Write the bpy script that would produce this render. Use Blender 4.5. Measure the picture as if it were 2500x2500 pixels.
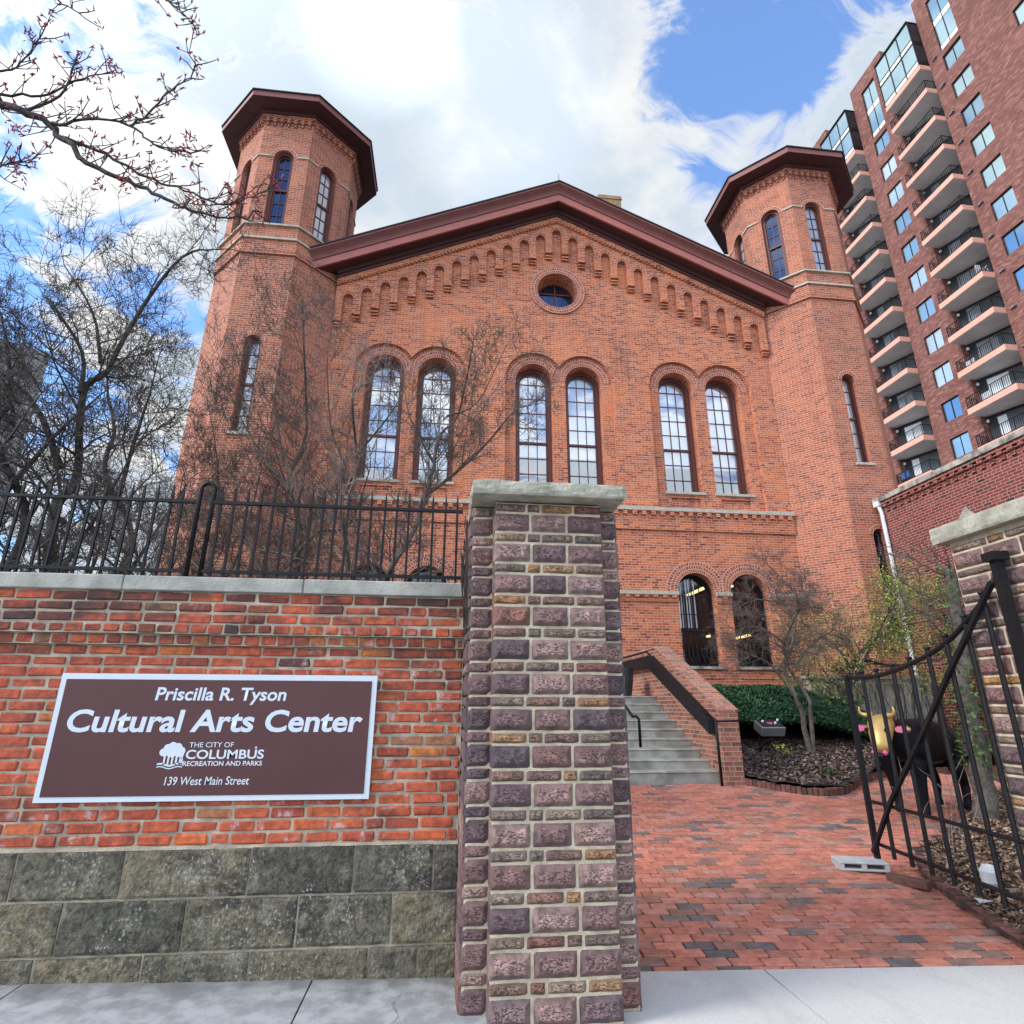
import bpy, bmesh, math, random
from mathutils import Vector, Matrix, noise as mnoise
from mathutils.geometry import tessellate_polygon
for _o in list(bpy.data.objects): bpy.data.objects.remove(_o)
SC = bpy.context.scene
COL = SC.collection
rad = math.radians
PI = math.pi
# ------------------------------------------------------------------ camera
CAMZ = 1.48
YAW, PITCH, ROLL, HFOV = rad(6.2), rad(18.36), rad(.21), 2 * math.atan(1250 / 1427.)
cd = bpy.data.cameras.new("camera"); cam = bpy.data.objects.new("camera", cd); COL.objects.link(cam)
cd.sensor_fit = 'HORIZONTAL'; cd.angle = HFOV; cd.clip_start = .05; cd.clip_end = 3000
_r = Vector((1, 0, 0)); _u = Vector((0, -math.sin(PITCH), math.cos(PITCH))); _f = Vector((0, math.cos(PITCH), math.sin(PITCH)))
_r2 = math.cos(ROLL) * _r + math.sin(ROLL) * _u; _u2 = -math.sin(ROLL) * _r + math.cos(ROLL) * _u
_rz = Matrix.Rotation(-YAW, 3, 'Z')
_r2, _u2, _f = _rz @ _r2, _rz @ _u2, _rz @ _f
cam.matrix_world = Matrix(((_r2.x, _u2.x, -_f.x, 0), (_r2.y, _u2.y, -_f.y, 0), (_r2.z, _u2.z, -_f.z, CAMZ), (0, 0, 0, 1)))
SC.camera = cam
# ------------------------------------------------------------------ light
SUN = Vector((-.79, -.22, .58)).normalized()
ld = bpy.data.lights.new("sun", 'SUN'); ld.energy = 2.2; ld.angle = rad(16); ld.color = (1, .95, .88)
lo = bpy.data.objects.new("sun", ld); COL.objects.link(lo)
lo.rotation_euler = SUN.to_track_quat('Z', 'Y').to_euler(); lo.location = (-20, -20, 60)
SC.view_settings.view_transform = 'Standard'; SC.view_settings.look = 'None'
SC.view_settings.exposure = 0.44; SC.view_settings.gamma = 1


class NT:
    """small helper to write node trees"""
    def __init__(s, tree): s.t = tree; s.n = tree.nodes; s.l = tree.links
    def node(s, typ, **kw):
        nd = s.n.new(typ)
        for k, v in kw.items(): setattr(nd, k, v)
        return nd
    def put(s, sock, val):
        if isinstance(val, bpy.types.NodeSocket): s.l.new(val, sock)
        elif val is not None:
            try: sock.default_value = val
            except Exception: sock.default_value = (*val, 1) if len(val) == 3 else val
    def m(s, op, a, b=0.0, c=None, clamp=False):
        nd = s.node('ShaderNodeMath', operation=op, use_clamp=clamp)
        s.put(nd.inputs[0], a); s.put(nd.inputs[1], b)
        if c is not None: s.put(nd.inputs[2], c)
        return nd.outputs[0]
    def vm(s, op, a, b=None, sc=None):
        nd = s.node('ShaderNodeVectorMath', operation=op)
        s.put(nd.inputs[0], a)
        if b is not None: s.put(nd.inputs[1], b)
        if sc is not None: s.put(nd.inputs['Scale'], sc)
        return nd.outputs['Value'] if op in ('DOT_PRODUCT', 'LENGTH') else nd.outputs[0]
    def mr(s, v, a, b, c=0.0, d=1.0, smooth=True):
        nd = s.node('ShaderNodeMapRange', interpolation_type='SMOOTHSTEP' if smooth else 'LINEAR')
        for i, x in enumerate((v, a, b, c, d)): s.put(nd.inputs[i], x)
        return nd.outputs[0]
    def mix(s, f, a, b, mode='MIX'):
        nd = s.node('ShaderNodeMix', data_type='RGBA', blend_type=mode)
        s.put(nd.inputs[0], f)
        for i, x in ((6, a), (7, b)):
            if not isinstance(x, bpy.types.NodeSocket): x = (*x[:3], 1)
            s.put(nd.inputs[i], x)
        return nd.outputs[2]
    def noise(s, vec, scale, detail=4, rough=.55, dist=0.0):
        nd = s.node('ShaderNodeTexNoise')
        s.put(nd.inputs['Vector'], vec); s.put(nd.inputs['Scale'], scale); s.put(nd.inputs['Detail'], detail)
        s.put(nd.inputs['Roughness'], rough); s.put(nd.inputs['Distortion'], dist)
        return nd.outputs[0]
    def ramp(s, f, stops, const=False):
        nd = s.node('ShaderNodeValToRGB'); cr = nd.color_ramp
        cr.interpolation = 'CONSTANT' if const else 'LINEAR'
        while len(cr.elements) < len(stops): cr.elements.new(.5)
        for e, (p, c) in zip(cr.elements, stops): e.position = p; e.color = (*c, 1)
        s.put(nd.inputs[0], f); return nd.outputs[0]
    def sep(s, v):
        nd = s.node('ShaderNodeSeparateXYZ'); s.put(nd.inputs[0], v); return nd.outputs
    def comb(s, x, y, z=0.0):
        nd = s.node('ShaderNodeCombineXYZ')
        for i, q in enumerate((x, y, z)): s.put(nd.inputs[i], q)
        return nd.outputs[0]


# ------------------------------------------------------------------ sky with broken cloud
wd = bpy.data.worlds.new("World"); SC.world = wd; wd.use_nodes = True
w = NT(wd.node_tree); w.n.clear()
gen = w.node('ShaderNodeTexCoord').outputs['Generated']
sky = w.node('ShaderNodeTexSky', sky_type='NISHITA', sun_disc=False)
sky.sun_elevation = math.asin(SUN.z); sky.sun_rotation = math.atan2(SUN.x, SUN.y); sky.altitude = 200
sky.air_density = 1.0; sky.dust_density = .4; sky.ozone_density = 2.0
bgs = w.node('ShaderNodeBackground'); bgs.inputs[1].default_value = .15
w.l.new(w.mix(1.0, sky.outputs[0], (1.12, 1.56, 2.02), 'MULTIPLY'), bgs.inputs[0])
X, Y, Z = w.sep(gen)
zz = w.m('ADD', w.m('MAXIMUM', Z, 0.0), .22)
pl = w.comb(w.m('DIVIDE', X, zz), w.m('DIVIDE', Y, zz), 0.3)
n1 = w.noise(w.vm('MULTIPLY', w.vm('ADD', pl, w.vm('SCALE', w.comb(w.noise(pl, 3.0, 3), w.noise(w.vm('ADD', pl, (5., 1., 2.)), 3.0, 3), 0.), sc=.35)), (1.0, 1.25, 1.0)), 3.6, 12, .64, .35)
n2 = w.noise(w.vm('ADD', pl, (3.1, 7.7, 1.)), 1.2, 5, .5, .2)
dens = w.m('ADD', w.m('ADD', .56, w.m('MULTIPLY', w.m('SUBTRACT', n1, .5), 3.0)), w.m('MULTIPLY', w.m('SUBTRACT', n2, .5), .7))
def blob(d, inner, outer, amt):
    v = Vector(d).normalized()
    return w.m('MULTIPLY', w.mr(w.vm('DOT_PRODUCT', gen, v), math.cos(rad(outer)), math.cos(rad(inner))), amt)
for d, i, o, a in (((-.56, .67, .47), 2, 16, -.34), ((-.40, .76, .51), 1, 8, -.2), ((.43, .51, .76), 1, 15, -.20), ((.305, .575, .755), 1, 7, -.34), ((.47, .44, .765), 1, 8, -.18),
                   ((.119, .511, .851), .2, 2.0, -.3), ((-.14, .56, .82), 10, 27, .20), ((.10, .60, .79), 5, 15, .16), ((.30, .68, .66), 3, 11, .30), ((-.40, .70, .60), 4, 11, .3),
                   ((-.46, .84, .27), 4, 14, .3), ((.52, .47, .72), 1., 6, .34), ((.47, .53, .71), .5, 4, .22), ((-.30, -.62, .72), 6, 22, -.3), ((.36, -.60, .70), 5, 18, -.3), ((0, -.8, .5), 10, 40, .15)):  # unseen cloud gaps added behind the camera for blue reflections in tower glass
    dens = w.m('ADD', dens, blob(d, i, o, a))
cov = w.m('ADD', .08, w.m('MULTIPLY', w.mr(dens, .34, .68), .92))
bright = w.noise(w.vm('ADD', pl, (11.3, 2.1, 4.)), 2.6, 8, .56, .5)
shade = w.m('MULTIPLY', w.mr(bright, .40, .56), w.mr(dens, .48, .72))
ccol = w.mix(shade, (1.16, 1.17, 1.17), (.80, .92, 1.05))
back_gain = w.m('ADD', 1.0, w.m('MULTIPLY', w.mr(w.vm('DOT_PRODUCT', gen, Vector((-.55, -.7, .45))), -.1, .8), 1.7))  # out-of-view clouds behind the camera brightened to light the facade
glow = w.m('ADD', blob((-.12, .528, .841), 1, 7, .3), blob((.06, .60, .80), 1, 10, .12))
bgc = w.node('ShaderNodeBackground'); w.put(bgc.inputs[0], ccol)
w.put(bgc.inputs[1], w.m('MULTIPLY', w.m('ADD', .60, glow), back_gain))
ms = w.node('ShaderNodeMixShader'); w.put(ms.inputs[0], cov); w.l.new(bgs.outputs[0], ms.inputs[1]); w.l.new(bgc.outputs[0], ms.inputs[2])
w.l.new(ms.outputs[0], w.node('ShaderNodeOutputWorld').inputs[0])


# ------------------------------------------------------------------ materials
def base_mat(name):
    m = bpy.data.materials.new(name); m.use_nodes = True
    t = NT(m.node_tree); p = t.n['Principled BSDF']
    return m, t, p


def simple(name, col, rough=.6, var=.15, scale=6., bump=0., bscale=60., metal=0., spec=.4, col2=None):
    m, t, p = base_mat(name)
    obj = t.node('ShaderNodeTexCoord').outputs['Object']
    nz = t.noise(obj, scale, 6, .6)
    c2 = col2 or tuple(c * (1 - 1.6 * var) for c in col)
    t.put(p.inputs['Base Color'], t.mix(t.mr(nz, .3, .7), col, c2))
    p.inputs['Roughness'].default_value = rough; p.inputs['Metallic'].default_value = metal
    p.inputs['Specular IOR Level'].default_value = spec
    if bump:
        b = t.node('ShaderNodeBump'); b.inputs['Strength'].default_value = bump; b.inputs['Distance'].default_value = .02
        t.put(b.inputs['Height'], t.noise(obj, bscale, 5, .6)); t.l.new(b.outputs[0], p.inputs['Normal'])
    return m


def brick_mat(name, pal, mortar, bw=.205, bh=.0685, mo=.011, per=7, tint=None, tamt=.5, dark=None, bstr=.5, mott=.25):
    """procedural brickwork in metres of the UV map: every brick has its own tone"""
    m, t, p = base_mat(name)
    uvn = t.node('ShaderNodeUVMap').outputs[0]
    wob = t.node('ShaderNodeTexNoise'); wob.inputs['Scale'].default_value = 9; t.put(wob.inputs['Vector'], uvn)
    uv = t.vm('ADD', uvn, t.vm('SCALE', t.vm('SUBTRACT', wob.outputs[1], (.5, .5, .5)), sc=.006))
    u, v, _ = t.sep(uv)
    vr = t.m('DIVIDE', v, bh); row = t.m('FLOOR', vr); fv = t.m('SUBTRACT', vr, row)
    hd = t.m('COMPARE', t.m('FLOORED_MODULO', row, float(per)), 3.0, .1)
    we = t.m('MULTIPLY', bw, t.m('SUBTRACT', 1.0, t.m('MULTIPLY', hd, .5)))
    sh = t.m('ADD', t.m('MULTIPLY', t.m('FLOORED_MODULO', row, 2.0), .5), t.m('MULTIPLY', hd, .25))
    uu = t.m('ADD', t.m('DIVIDE', u, we), sh); cl = t.m('FLOOR', uu); fu = t.m('SUBTRACT', uu, cl)
    du = t.m('MULTIPLY', t.m('MINIMUM', fu, t.m('SUBTRACT', 1.0, fu)), we)
    dv = t.m('MULTIPLY', t.m('MINIMUM', fv, t.m('SUBTRACT', 1.0, fv)), bh)
    mask = t.mr(t.m('MINIMUM', du, dv), mo * .5 - .0025, mo * .5 + .003)
    wn = t.node('ShaderNodeTexWhiteNoise', noise_dimensions='3D'); t.put(wn.inputs['Vector'], t.comb(cl, row, hd))
    wn2 = t.node('ShaderNodeTexWhiteNoise', noise_dimensions='3D'); t.put(wn2.inputs['Vector'], t.comb(cl, row, t.m('ADD', hd, 7.3)))
    col = t.ramp(wn.outputs[0], pal)
    mt = t.noise(uv, 30, 5, .6)
    col = t.mix(mott, col, t.ramp(mt, [(.3, (.35, .35, .35)), (.7, (1.5, 1.5, 1.5))]), 'MULTIPLY')
    big = t.noise(t.vm('MULTIPLY', uvn, (.45, .9, 1)), .9, 5, .6, .5)
    mcol = mortar
    if tint is not None:
        f = t.m('MULTIPLY', t.mr(big, .48, .66), tamt)
        col = t.mix(f, col, tint)
    if dark is not None:
        b2 = t.noise(t.vm('ADD', t.vm('MULTIPLY', uvn, (.9, 1.8, 1)), (5., 3., 0)), .8, 5, .65, .3)
        f2 = t.mr(b2, .52, .72)
        sel = t.m('MULTIPLY', f2, t.mr(wn2.outputs[0], .15, .75, 0, .85))
        col = t.mix(sel, col, dark)
    if dark is not None:                                            # rain-washed soot runs and rubbed, rebuilt patches
        stn = t.noise(t.vm('MULTIPLY', uvn, (2.6, .16, 1)), 1.3, 5, .62, .2)
        grd = t.noise(t.vm('MULTIPLY', uvn, (.35, .5, 1)), 1.0, 3, .5)
        run = t.m('MULTIPLY', t.m('MULTIPLY', t.mr(stn, .50, .70), t.mr(grd, .40, .62)), .42)
        col = t.mix(run, col, (.10, .045, .035)); mcol = t.mix(t.m('MULTIPLY', run, 1.3, clamp=True), mortar, (.30, .19, .15))
        pat = t.noise(t.vm('ADD', t.vm('MULTIPLY', uvn, (.5, 1.1, 1)), (9., 4., 0)), 1.3, 4, .6)
        mcol = t.mix(t.m('MULTIPLY', t.mr(pat, .55, .68), .6), mcol, (.52, .36, .30))
    mdk = t.mix(1.0, mcol, (.72, .72, .72), 'MULTIPLY')
    col = t.mix(mask, t.mix(t.mr(mt, .3, .7), mcol, mdk), col)
    t.put(p.inputs['Base Color'], col); p.inputs['Roughness'].default_value = .85; p.inputs['Specular IOR Level'].default_value = .25
    b = t.node('ShaderNodeBump'); b.inputs['Strength'].default_value = bstr; b.inputs['Distance'].default_value = .008
    t.put(b.inputs['Height'], t.m('ADD', mask, t.m('MULTIPLY', mt, .35))); t.l.new(b.outputs[0], p.inputs['Normal'])
    return m


def attr_mat(name, pal, rough=.8, mott=.4, white=0., soot=0., bump=.5, bscale=45., spec=.3, scale=14., const=False, worn=None, ticks=False, specks=False, grime=None):
    """tone per face from the 'rnd' attribute (one value per brick or stone)"""
    m, t, p = base_mat(name)
    a = t.node('ShaderNodeAttribute', attribute_name='rnd').outputs['Fac']
    obj = t.node('ShaderNodeTexCoord').outputs['Object']
    off = t.vm('ADD', obj, t.comb(t.m('MULTIPLY', a, 37.), t.m('MULTIPLY', a, 91.), 0.))
    col = t.ramp(a, pal, const)
    n = t.noise(off, scale, 6, .62)
    col = t.mix(mott, col, t.ramp(n, [(.28, (.3, .3, .32)), (.5, (.95, .95, .95)), (.75, (1.7, 1.6, 1.5))]), 'MULTIPLY')
    if white:
        wn = t.noise(t.vm('ADD', off, (3., 1., 9.)), 9, 6, .7)
        big = t.noise(t.vm('ADD', obj, (1., 4., 2.)), 1.1, 3, .5)
        col = t.mix(t.m('MULTIPLY', t.m('MULTIPLY', t.mr(wn, .54, .68), t.mr(big, .45, .6)), white), col, (.62, .52, .50))
    if soot:
        sn = t.noise(t.vm('ADD', t.vm('MULTIPLY', obj, (1, 1, 2.2)), (8., 2., 5.)), 1.6, 6, .65)
        col = t.mix(t.m('MULTIPLY', t.mr(sn, .50, .68), soot), col, (.045, .036, .034))
    if worn:
        wn3 = t.noise(t.vm('ADD', off, (7., 6., 1.)), 6, 5, .6)
        col = t.mix(t.m('MULTIPLY', t.mr(wn3, .56, .68), .8), col, worn)
    hgt = t.noise(obj, bscale, 6, .65)
    if specks:
        sp = t.noise(t.vm('MULTIPLY', obj, (1, 1, .8)), 58, 3, .7); wh = t.noise(t.vm('ADD', obj, (4., 2., 6.)), 3.2, 4, .6)
        col = t.mix(t.m('MULTIPLY', t.mr(sp, .56, .64), t.mr(wh, .42, .62, .1, .85)), col, (.42, .40, .34))
        col = t.mix(t.m('MULTIPLY', t.mr(sp, .44, .36), .6), col, (.03, .028, .024))
        hgt = t.m('ADD', hgt, t.m('MULTIPLY', sp, 1.2))
    if grime:                                                       # black crust that has built up on this band of the wall
        gz_ = t.mr(t.sep(obj)[2], grime[0], grime[1]); gn = t.noise(t.vm('MULTIPLY', obj, (1, 1, 2.)), 2.4, 6, .65)
        col = t.mix(t.m('MULTIPLY', t.m('MULTIPLY', gz_, t.mr(gn, .40, .60)), .72), col, (.04, .034, .032))
    if ticks:                                                       # drafted margin, centre worked with the point chisel
        ux, uy, _ = t.sep(t.node('ShaderNodeUVMap').outputs[0])
        dx = t.m('MINIMUM', ux, t.m('SUBTRACT', 1.0, ux)); dy = t.m('MINIMUM', uy, t.m('SUBTRACT', 1.0, uy))
        e = t.m('MINIMUM', t.m('MULTIPLY', dx, 1.7), dy)
        cen = t.mr(t.m('ADD', e, t.m('MULTIPLY', t.m('SUBTRACT', t.noise(off, 22, 4, .6), .5), .34)), .17, .27)
        tn = t.noise(t.vm('MULTIPLY', off, (46, 46, 105)), 1.5, 2, .5, .8)
        pit = t.m('MULTIPLY', t.mr(tn, .53, .62), cen)
        hgt = t.m('SUBTRACT', hgt, t.m('MULTIPLY', pit, 1.2))
        col = t.mix(t.m('MULTIPLY', cen, .75), t.mix(.30, col, (.03, .022, .025)), t.mix(.8, col, (1.45, 1.38, 1.36), 'MULTIPLY'))
        col = t.mix(t.m('MULTIPLY', pit, .72), col, (.045, .03, .032))  # shade inside the chisel pits is put into the colour
        lo = t.m('MULTIPLY', t.mr(uy, .30, .12), t.mr(e, .02, .08)); col = t.mix(t.m('MULTIPLY', lo, .25), col, (.03, .022, .024))  # painted shading along the lower margin of each block
    t.put(p.inputs['Base Color'], col); p.inputs['Roughness'].default_value = rough; p.inputs['Specular IOR Level'].default_value = spec
    b = t.node('ShaderNodeBump'); b.inputs['Strength'].default_value = bump; b.inputs['Distance'].default_value = .006
    t.put(b.inputs['Height'], hgt); t.l.new(b.outputs[0], p.inputs['Normal'])
    return m


def glass_mat(name, tint=(.9, .95, 1.), base=.10):
    m = bpy.data.materials.new(name); m.use_nodes = True; t = NT(m.node_tree); t.n.clear()
    fr = t.node('ShaderNodeFresnel'); fr.inputs[0].default_value = 1.5
    g = t.node('ShaderNodeBsdfGlossy'); g.inputs['Roughness'].default_value = .015; g.inputs['Color'].default_value = (.95, .97, 1, 1)
    tr = t.node('ShaderNodeBsdfTransparent'); tr.inputs['Color'].default_value = (*tint, 1)
    obj = t.node('ShaderNodeTexCoord').outputs['Object']
    b = t.node('ShaderNodeBump'); b.inputs['Strength'].default_value = .05; b.inputs['Distance'].default_value = .01
    t.put(b.inputs['Height'], t.noise(obj, 3., 2)); t.l.new(b.outputs[0], g.inputs['Normal'])
    mx = t.node('ShaderNodeMixShader'); t.put(mx.inputs[0], t.m('ADD', fr.outputs[0], base, clamp=True))
    t.l.new(tr.outputs[0], mx.inputs[1]); t.l.new(g.outputs[0], mx.inputs[2])
    t.l.new(mx.outputs[0], t.node('ShaderNodeOutputMaterial').inputs[0]); return m


def mirror_glass(name, col, metal=.75, rough=.04):
    m, t, p = base_mat(name)
    obj = t.node('ShaderNodeTexCoord').outputs['Object']
    t.put(p.inputs['Base Color'], t.mix(t.mr(t.noise(obj, .22, 3), .35, .65), col, tuple(c * .8 for c in col)))
    p.inputs['Metallic'].default_value = metal; p.inputs['Roughness'].default_value = rough
    return m


def emis(name, col, s):
    m, t, p = base_mat(name); p.inputs['Emission Color'].default_value = (*col, 1); p.inputs['Emission Strength'].default_value = s
    p.inputs['Base Color'].default_value = (.8, .8, .8, 1); return m


PALF = [(0, (.24, .06, .035)), (.2, (.40, .108, .054)), (.55, (.52, .152, .068)), (.84, (.60, .20, .082)), (.92, (.30, .09, .055)), (1, (.14, .055, .045))]
M = {}
M['facade'] = brick_mat('facade_brick', PALF, (.70, .385, .275), mo=.014, tint=(.66, .20, .07), tamt=.6, dark=(.20, .075, .055))
M['facade_tower'] = brick_mat('tower_brick', [(0, (.22, .065, .042)), (.3, (.36, .11, .06)), (.8, (.46, .15, .08)), (1, (.19, .075, .055))], (.62, .36, .27), mo=.014, tint=(.56, .17, .075), tamt=.5, dark=(.14, .065, .052))
M['ring'] = brick_mat('arch_brick', [(0, (.22, .06, .035)), (.5, (.36, .095, .05)), (1, (.44, .14, .07))], (.74, .47, .37), bw=.072, bh=.10, mo=.013, per=999)
M['wing'] = brick_mat('wing_brick', [(0, (.14, .034, .030)), (.5, (.20, .046, .038)), (.9, (.245, .058, .046)), (.96, (.10, .05, .045)), (1, (.035, .03, .03))], (.50, .33, .28), per=8)
M['apt'] = brick_mat('apartment_brick', [(0, (.15, .06, .048)), (.5, (.21, .082, .066)), (.85, (.27, .115, .088)), (1, (.34, .17, .13))], (.19, .10, .085), bw=.30, bh=.10, mo=.012, per=999, tint=(.30, .12, .095), tamt=.35, bstr=.35)
M['cheek'] = brick_mat('stair_brick', [(0, (.19, .075, .05)), (.4, (.34, .13, .085)), (.8, (.43, .17, .11)), (1, (.18, .12, .08))], (.50, .40, .33), per=999)
M['chim'] = brick_mat('chimney_brick', [(0, (.30, .16, .08)), (.6, (.44, .26, .12)), (1, (.25, .11, .07))], (.40, .34, .24), per=999)
M['stone'] = simple('limestone', (.50, .46, .37), .8, .15, 8, .35, 40)
M['stone_dirty'] = simple('stained_limestone', (.46, .44, .38), .85, .3, 5, .4, 40, col2=(.12, .115, .10))
M['trim'] = simple('brown_paint', (.22, .072, .06), .5, .1, 4, .05, 30)
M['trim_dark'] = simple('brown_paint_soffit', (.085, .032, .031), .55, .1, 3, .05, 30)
M['trim_pink'] = simple('red_brown_paint', (.40, .125, .10), .5, .1, 4, .05, 30)
M['frame'] = simple('window_paint', (.125, .038, .032), .5, .1, 5)
M['roof'] = simple('dark_roof', (.04, .038, .04), .8, .2, 10, .3, 50)
M['glass'] = glass_mat('window_glass', base=.24)
M['tglass'] = mirror_glass('tower_glass', (.055, .08, .14), .8)  # blue sky reflection painted into the glass colour
M['tglass_pale'] = mirror_glass('tower_glass_pale', (.52, .53, .55), .35, .06)  # same glass, bright cloud reflection painted into its colour
M['glass_low'] = glass_mat('ground_floor_glass', base=.03)
M['blind'] = simple('white_blind', (.86, .88, .88), .8, .06, 2)
M['room'] = simple('room_wall', (.30, .31, .32), .9, .2, 1.2)
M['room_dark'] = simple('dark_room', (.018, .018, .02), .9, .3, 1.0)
M['tube'] = emis('lit_lamp', (1, .70, .28), 1.6)
M['beam'] = simple('wooden_beam', (.62, .40, .20), .6, .1, 5)
M['iron'] = simple('black_iron', (.007, .0075, .010), .45, .3, 12, .15, 50, spec=.25)
M['iron_worn'] = simple('worn_black_paint', (.007, .0075, .010), .5, .4, 9, .25, 35, spec=.28, col2=(.013, .012, .013))
M['concrete'] = simple('concrete', (.44, .42, .36), .9, .12, 4, .3, 90, col2=(.24, .23, .195))
M['pave_conc'] = None
M['coping'] = simple('coping_stone', (.42, .405, .35), .85, .2, 5, .4, 60, col2=(.24, .235, .205))
M['slab'] = simple('balcony_soffit', (.66, .67, .66), .9, .15, 1.0, .1, 20, col2=(.54, .55, .54))
M['slab_edge'] = simple('salmon_slab_edge', (.72, .37, .27), .7, .06, 2)
M['apt_glass'] = mirror_glass('apartment_glass', (.40, .52, .53), .65, .07)
M['apt_glass_pale'] = mirror_glass('apartment_glass_pale', (.58, .66, .64), .45, .12)
M['apt_glass_blue'] = mirror_glass('apartment_glass_blue', (.26, .38, .46), .8, .05)
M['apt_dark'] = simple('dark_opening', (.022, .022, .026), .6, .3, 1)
M['cream'] = simple('cream_panel', (.80, .76, .62), .6, .04, 2)
M['sign'] = simple('maroon_sign', (.085, .028, .028), .45, .08, 3)
M['sign_white'] = simple('white_vinyl', (.58, .63, .68), .5, .03, 3)
M['brick_near'] = attr_mat('old_brick', [(0, (.11, .05, .045)), (.08, (.22, .06, .042)), (.28, (.36, .078, .045)), (.6, (.47, .105, .052)), (.82, (.54, .135, .05)), (.96, (.62, .20, .055)), (1, (.24, .13, .09))], .88, .70, .6, .7, 1., 70, scale=22, grime=(1.72, 1.98))
M['mortar_near'] = simple('old_mortar', (.56, .48, .35), .95, .3, 7, .7, 90, col2=(.30, .26, .20))
M['mortar_pier'] = simple('pale_mortar', (.66, .55, .39), .95, .25, 9, .7, 80)
M['ashlar'] = attr_mat('weathered_sandstone', [(0, (.095, .09, .07)), (.4, (.15, .135, .095)), (.7, (.21, .175, .11)), (1, (.115, .11, .095))], .92, .95, .0, .8, 2.0, 60, scale=20, worn=(.25, .235, .18), specks=True, grime=(.60, .70))
M['rock'] = attr_mat('purple_rock_face', [(0, (.115, .08, .09)), (.3, (.19, .112, .108)), (.6, (.25, .15, .138)), (.8, (.35, .225, .195)), (.9, (.16, .118, .13)), (1, (.28, .125, .09))], .75, .85, 0, .3, 1.2, 70, spec=.35, scale=18, ticks=True)
M['rock_thin'] = attr_mat('mixed_rock_face', [(0, (.13, .10, .085)), (.3, (.22, .17, .135)), (.5, (.20, .085, .07)), (.7, (.27, .21, .16)), (.85, (.40, .20, .075)), (1, (.16, .12, .11))], .75, .8, 0, .25, 1.2, 70, scale=18, ticks=True)
M['cap'] = simple('sandstone_cap', (.44, .41, .33), .9, .25, 9, .9, 18, col2=(.25, .24, .18))
M['paver'] = attr_mat('brick_paver', [(0, (.15, .125, .12)), (.07, (.21, .165, .145)), (.18, (.33, .165, .12)), (.42, (.48, .175, .115)), (.8, (.58, .215, .145)), (1, (.44, .25, .195))], .8, .5, 0, .25, .8, 50, spec=.3)
M['sand'] = simple('joint_sand', (.06, .046, .038), .95, .3, 30, .4, 90)
M['edge_brick'] = attr_mat('edging_brick', [(0, (.10, .06, .05)), (.5, (.17, .075, .055)), (1, (.22, .105, .08))], .85, .5, 0, .4, .7, 50)
M['bark'] = simple('grey_bark', (.145, .125, .105), .9, .3, 14, .9, 40, col2=(.065, .055, .048))
M['bark_dark'] = simple('dark_bark', (.09, .075, .066), .9, .3, 14, .8, 40, col2=(.035, .03, .027))
M['twig'] = simple('twigs', (.15, .115, .095), .9, .2, 6)
M['twig_dark'] = simple('dark_twigs', (.105, .085, .075), .9, .2, 6)
M['twig_pale'] = simple('pale_twigs', (.30, .22, .19), .9, .2, 6)
M['bud'] = simple('red_buds', (.45, .05, .07), .6, .3, 20, col2=(.16, .03, .03))
M['soil'] = simple('garden_soil', (.085, .062, .048), .95, .4, 12, .8, 40)
M['grass'] = simple('garden_ground', (.10, .095, .06), .95, .4, 4, .5, 30)
M['mulch'] = attr_mat('mulch_chip', [(0, (.06, .04, .033)), (.4, (.13, .085, .07)), (.8, (.22, .155, .13)), (1, (.36, .27, .23))], .9, .4, 0, 0, .3, 40)
M['litter'] = attr_mat('dry_leaf', [(0, (.09, .055, .035)), (.4, (.20, .12, .075)), (.8, (.33, .22, .15)), (1, (.45, .33, .24))], .85, .4, 0, 0, .3, 40)
def leaf_mat(name, pal):
    m = attr_mat(name, pal, .55, .25, 0, 0, .1, 30)
    return m
M['yew'] = leaf_mat('yew_needles', [(0, (.012, .04, .018)), (.5, (.022, .075, .03)), (1, (.05, .13, .045))])
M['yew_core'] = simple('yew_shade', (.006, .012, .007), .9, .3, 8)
M['spring'] = leaf_mat('spring_leaf', [(0, (.12, .16, .03)), (.6, (.23, .29, .055)), (1, (.40, .44, .11))])
M['ivy'] = leaf_mat('ivy_leaf', [(0, (.02, .05, .012)), (.6, (.05, .10, .022)), (1, (.10, .15, .035))])
M['cow'] = simple('matt_black_paint', (.006, .007, .010), .55, .2, 5, .1, 30, spec=.16)
M['gold'] = simple('gold_paint', (.55, .36, .12), .38, .12, 6, .1, 30, metal=.35)
M['pink'] = simple('pink_paint', (.55, .10, .24), .5, .1, 8)
M['palepink'] = simple('pale_pink_paint', (.75, .42, .50), .5, .05, 8)
M['white'] = simple('white_paint', (.75, .76, .76), .7, .08, 8)
M['block'] = simple('grey_block', (.52, .53, .52), .9, .15, 9, .4, 60)
M['planter'] = simple('charcoal_planter', (.035, .037, .042), .5, .2, 5)
M['steel'] = simple('grey_metal', (.28, .29, .31), .4, .1, 6, metal=.6)
M['blue'] = simple('blue_cloth', (.10, .22, .55), .8, .1, 5)
M['far'] = simple('far_concrete', (.30, .29, .28), .9, .2, .2)
M['far_glass'] = simple('far_windows', (.10, .105, .11), .4, .2, .3)
M['asphalt'] = simple('asphalt', (.075, .075, .077), .9, .2, 3, .4, 80)
M['city'] = simple('city_ground', (.27, .26, .245), .95, .2, .05)


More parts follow.
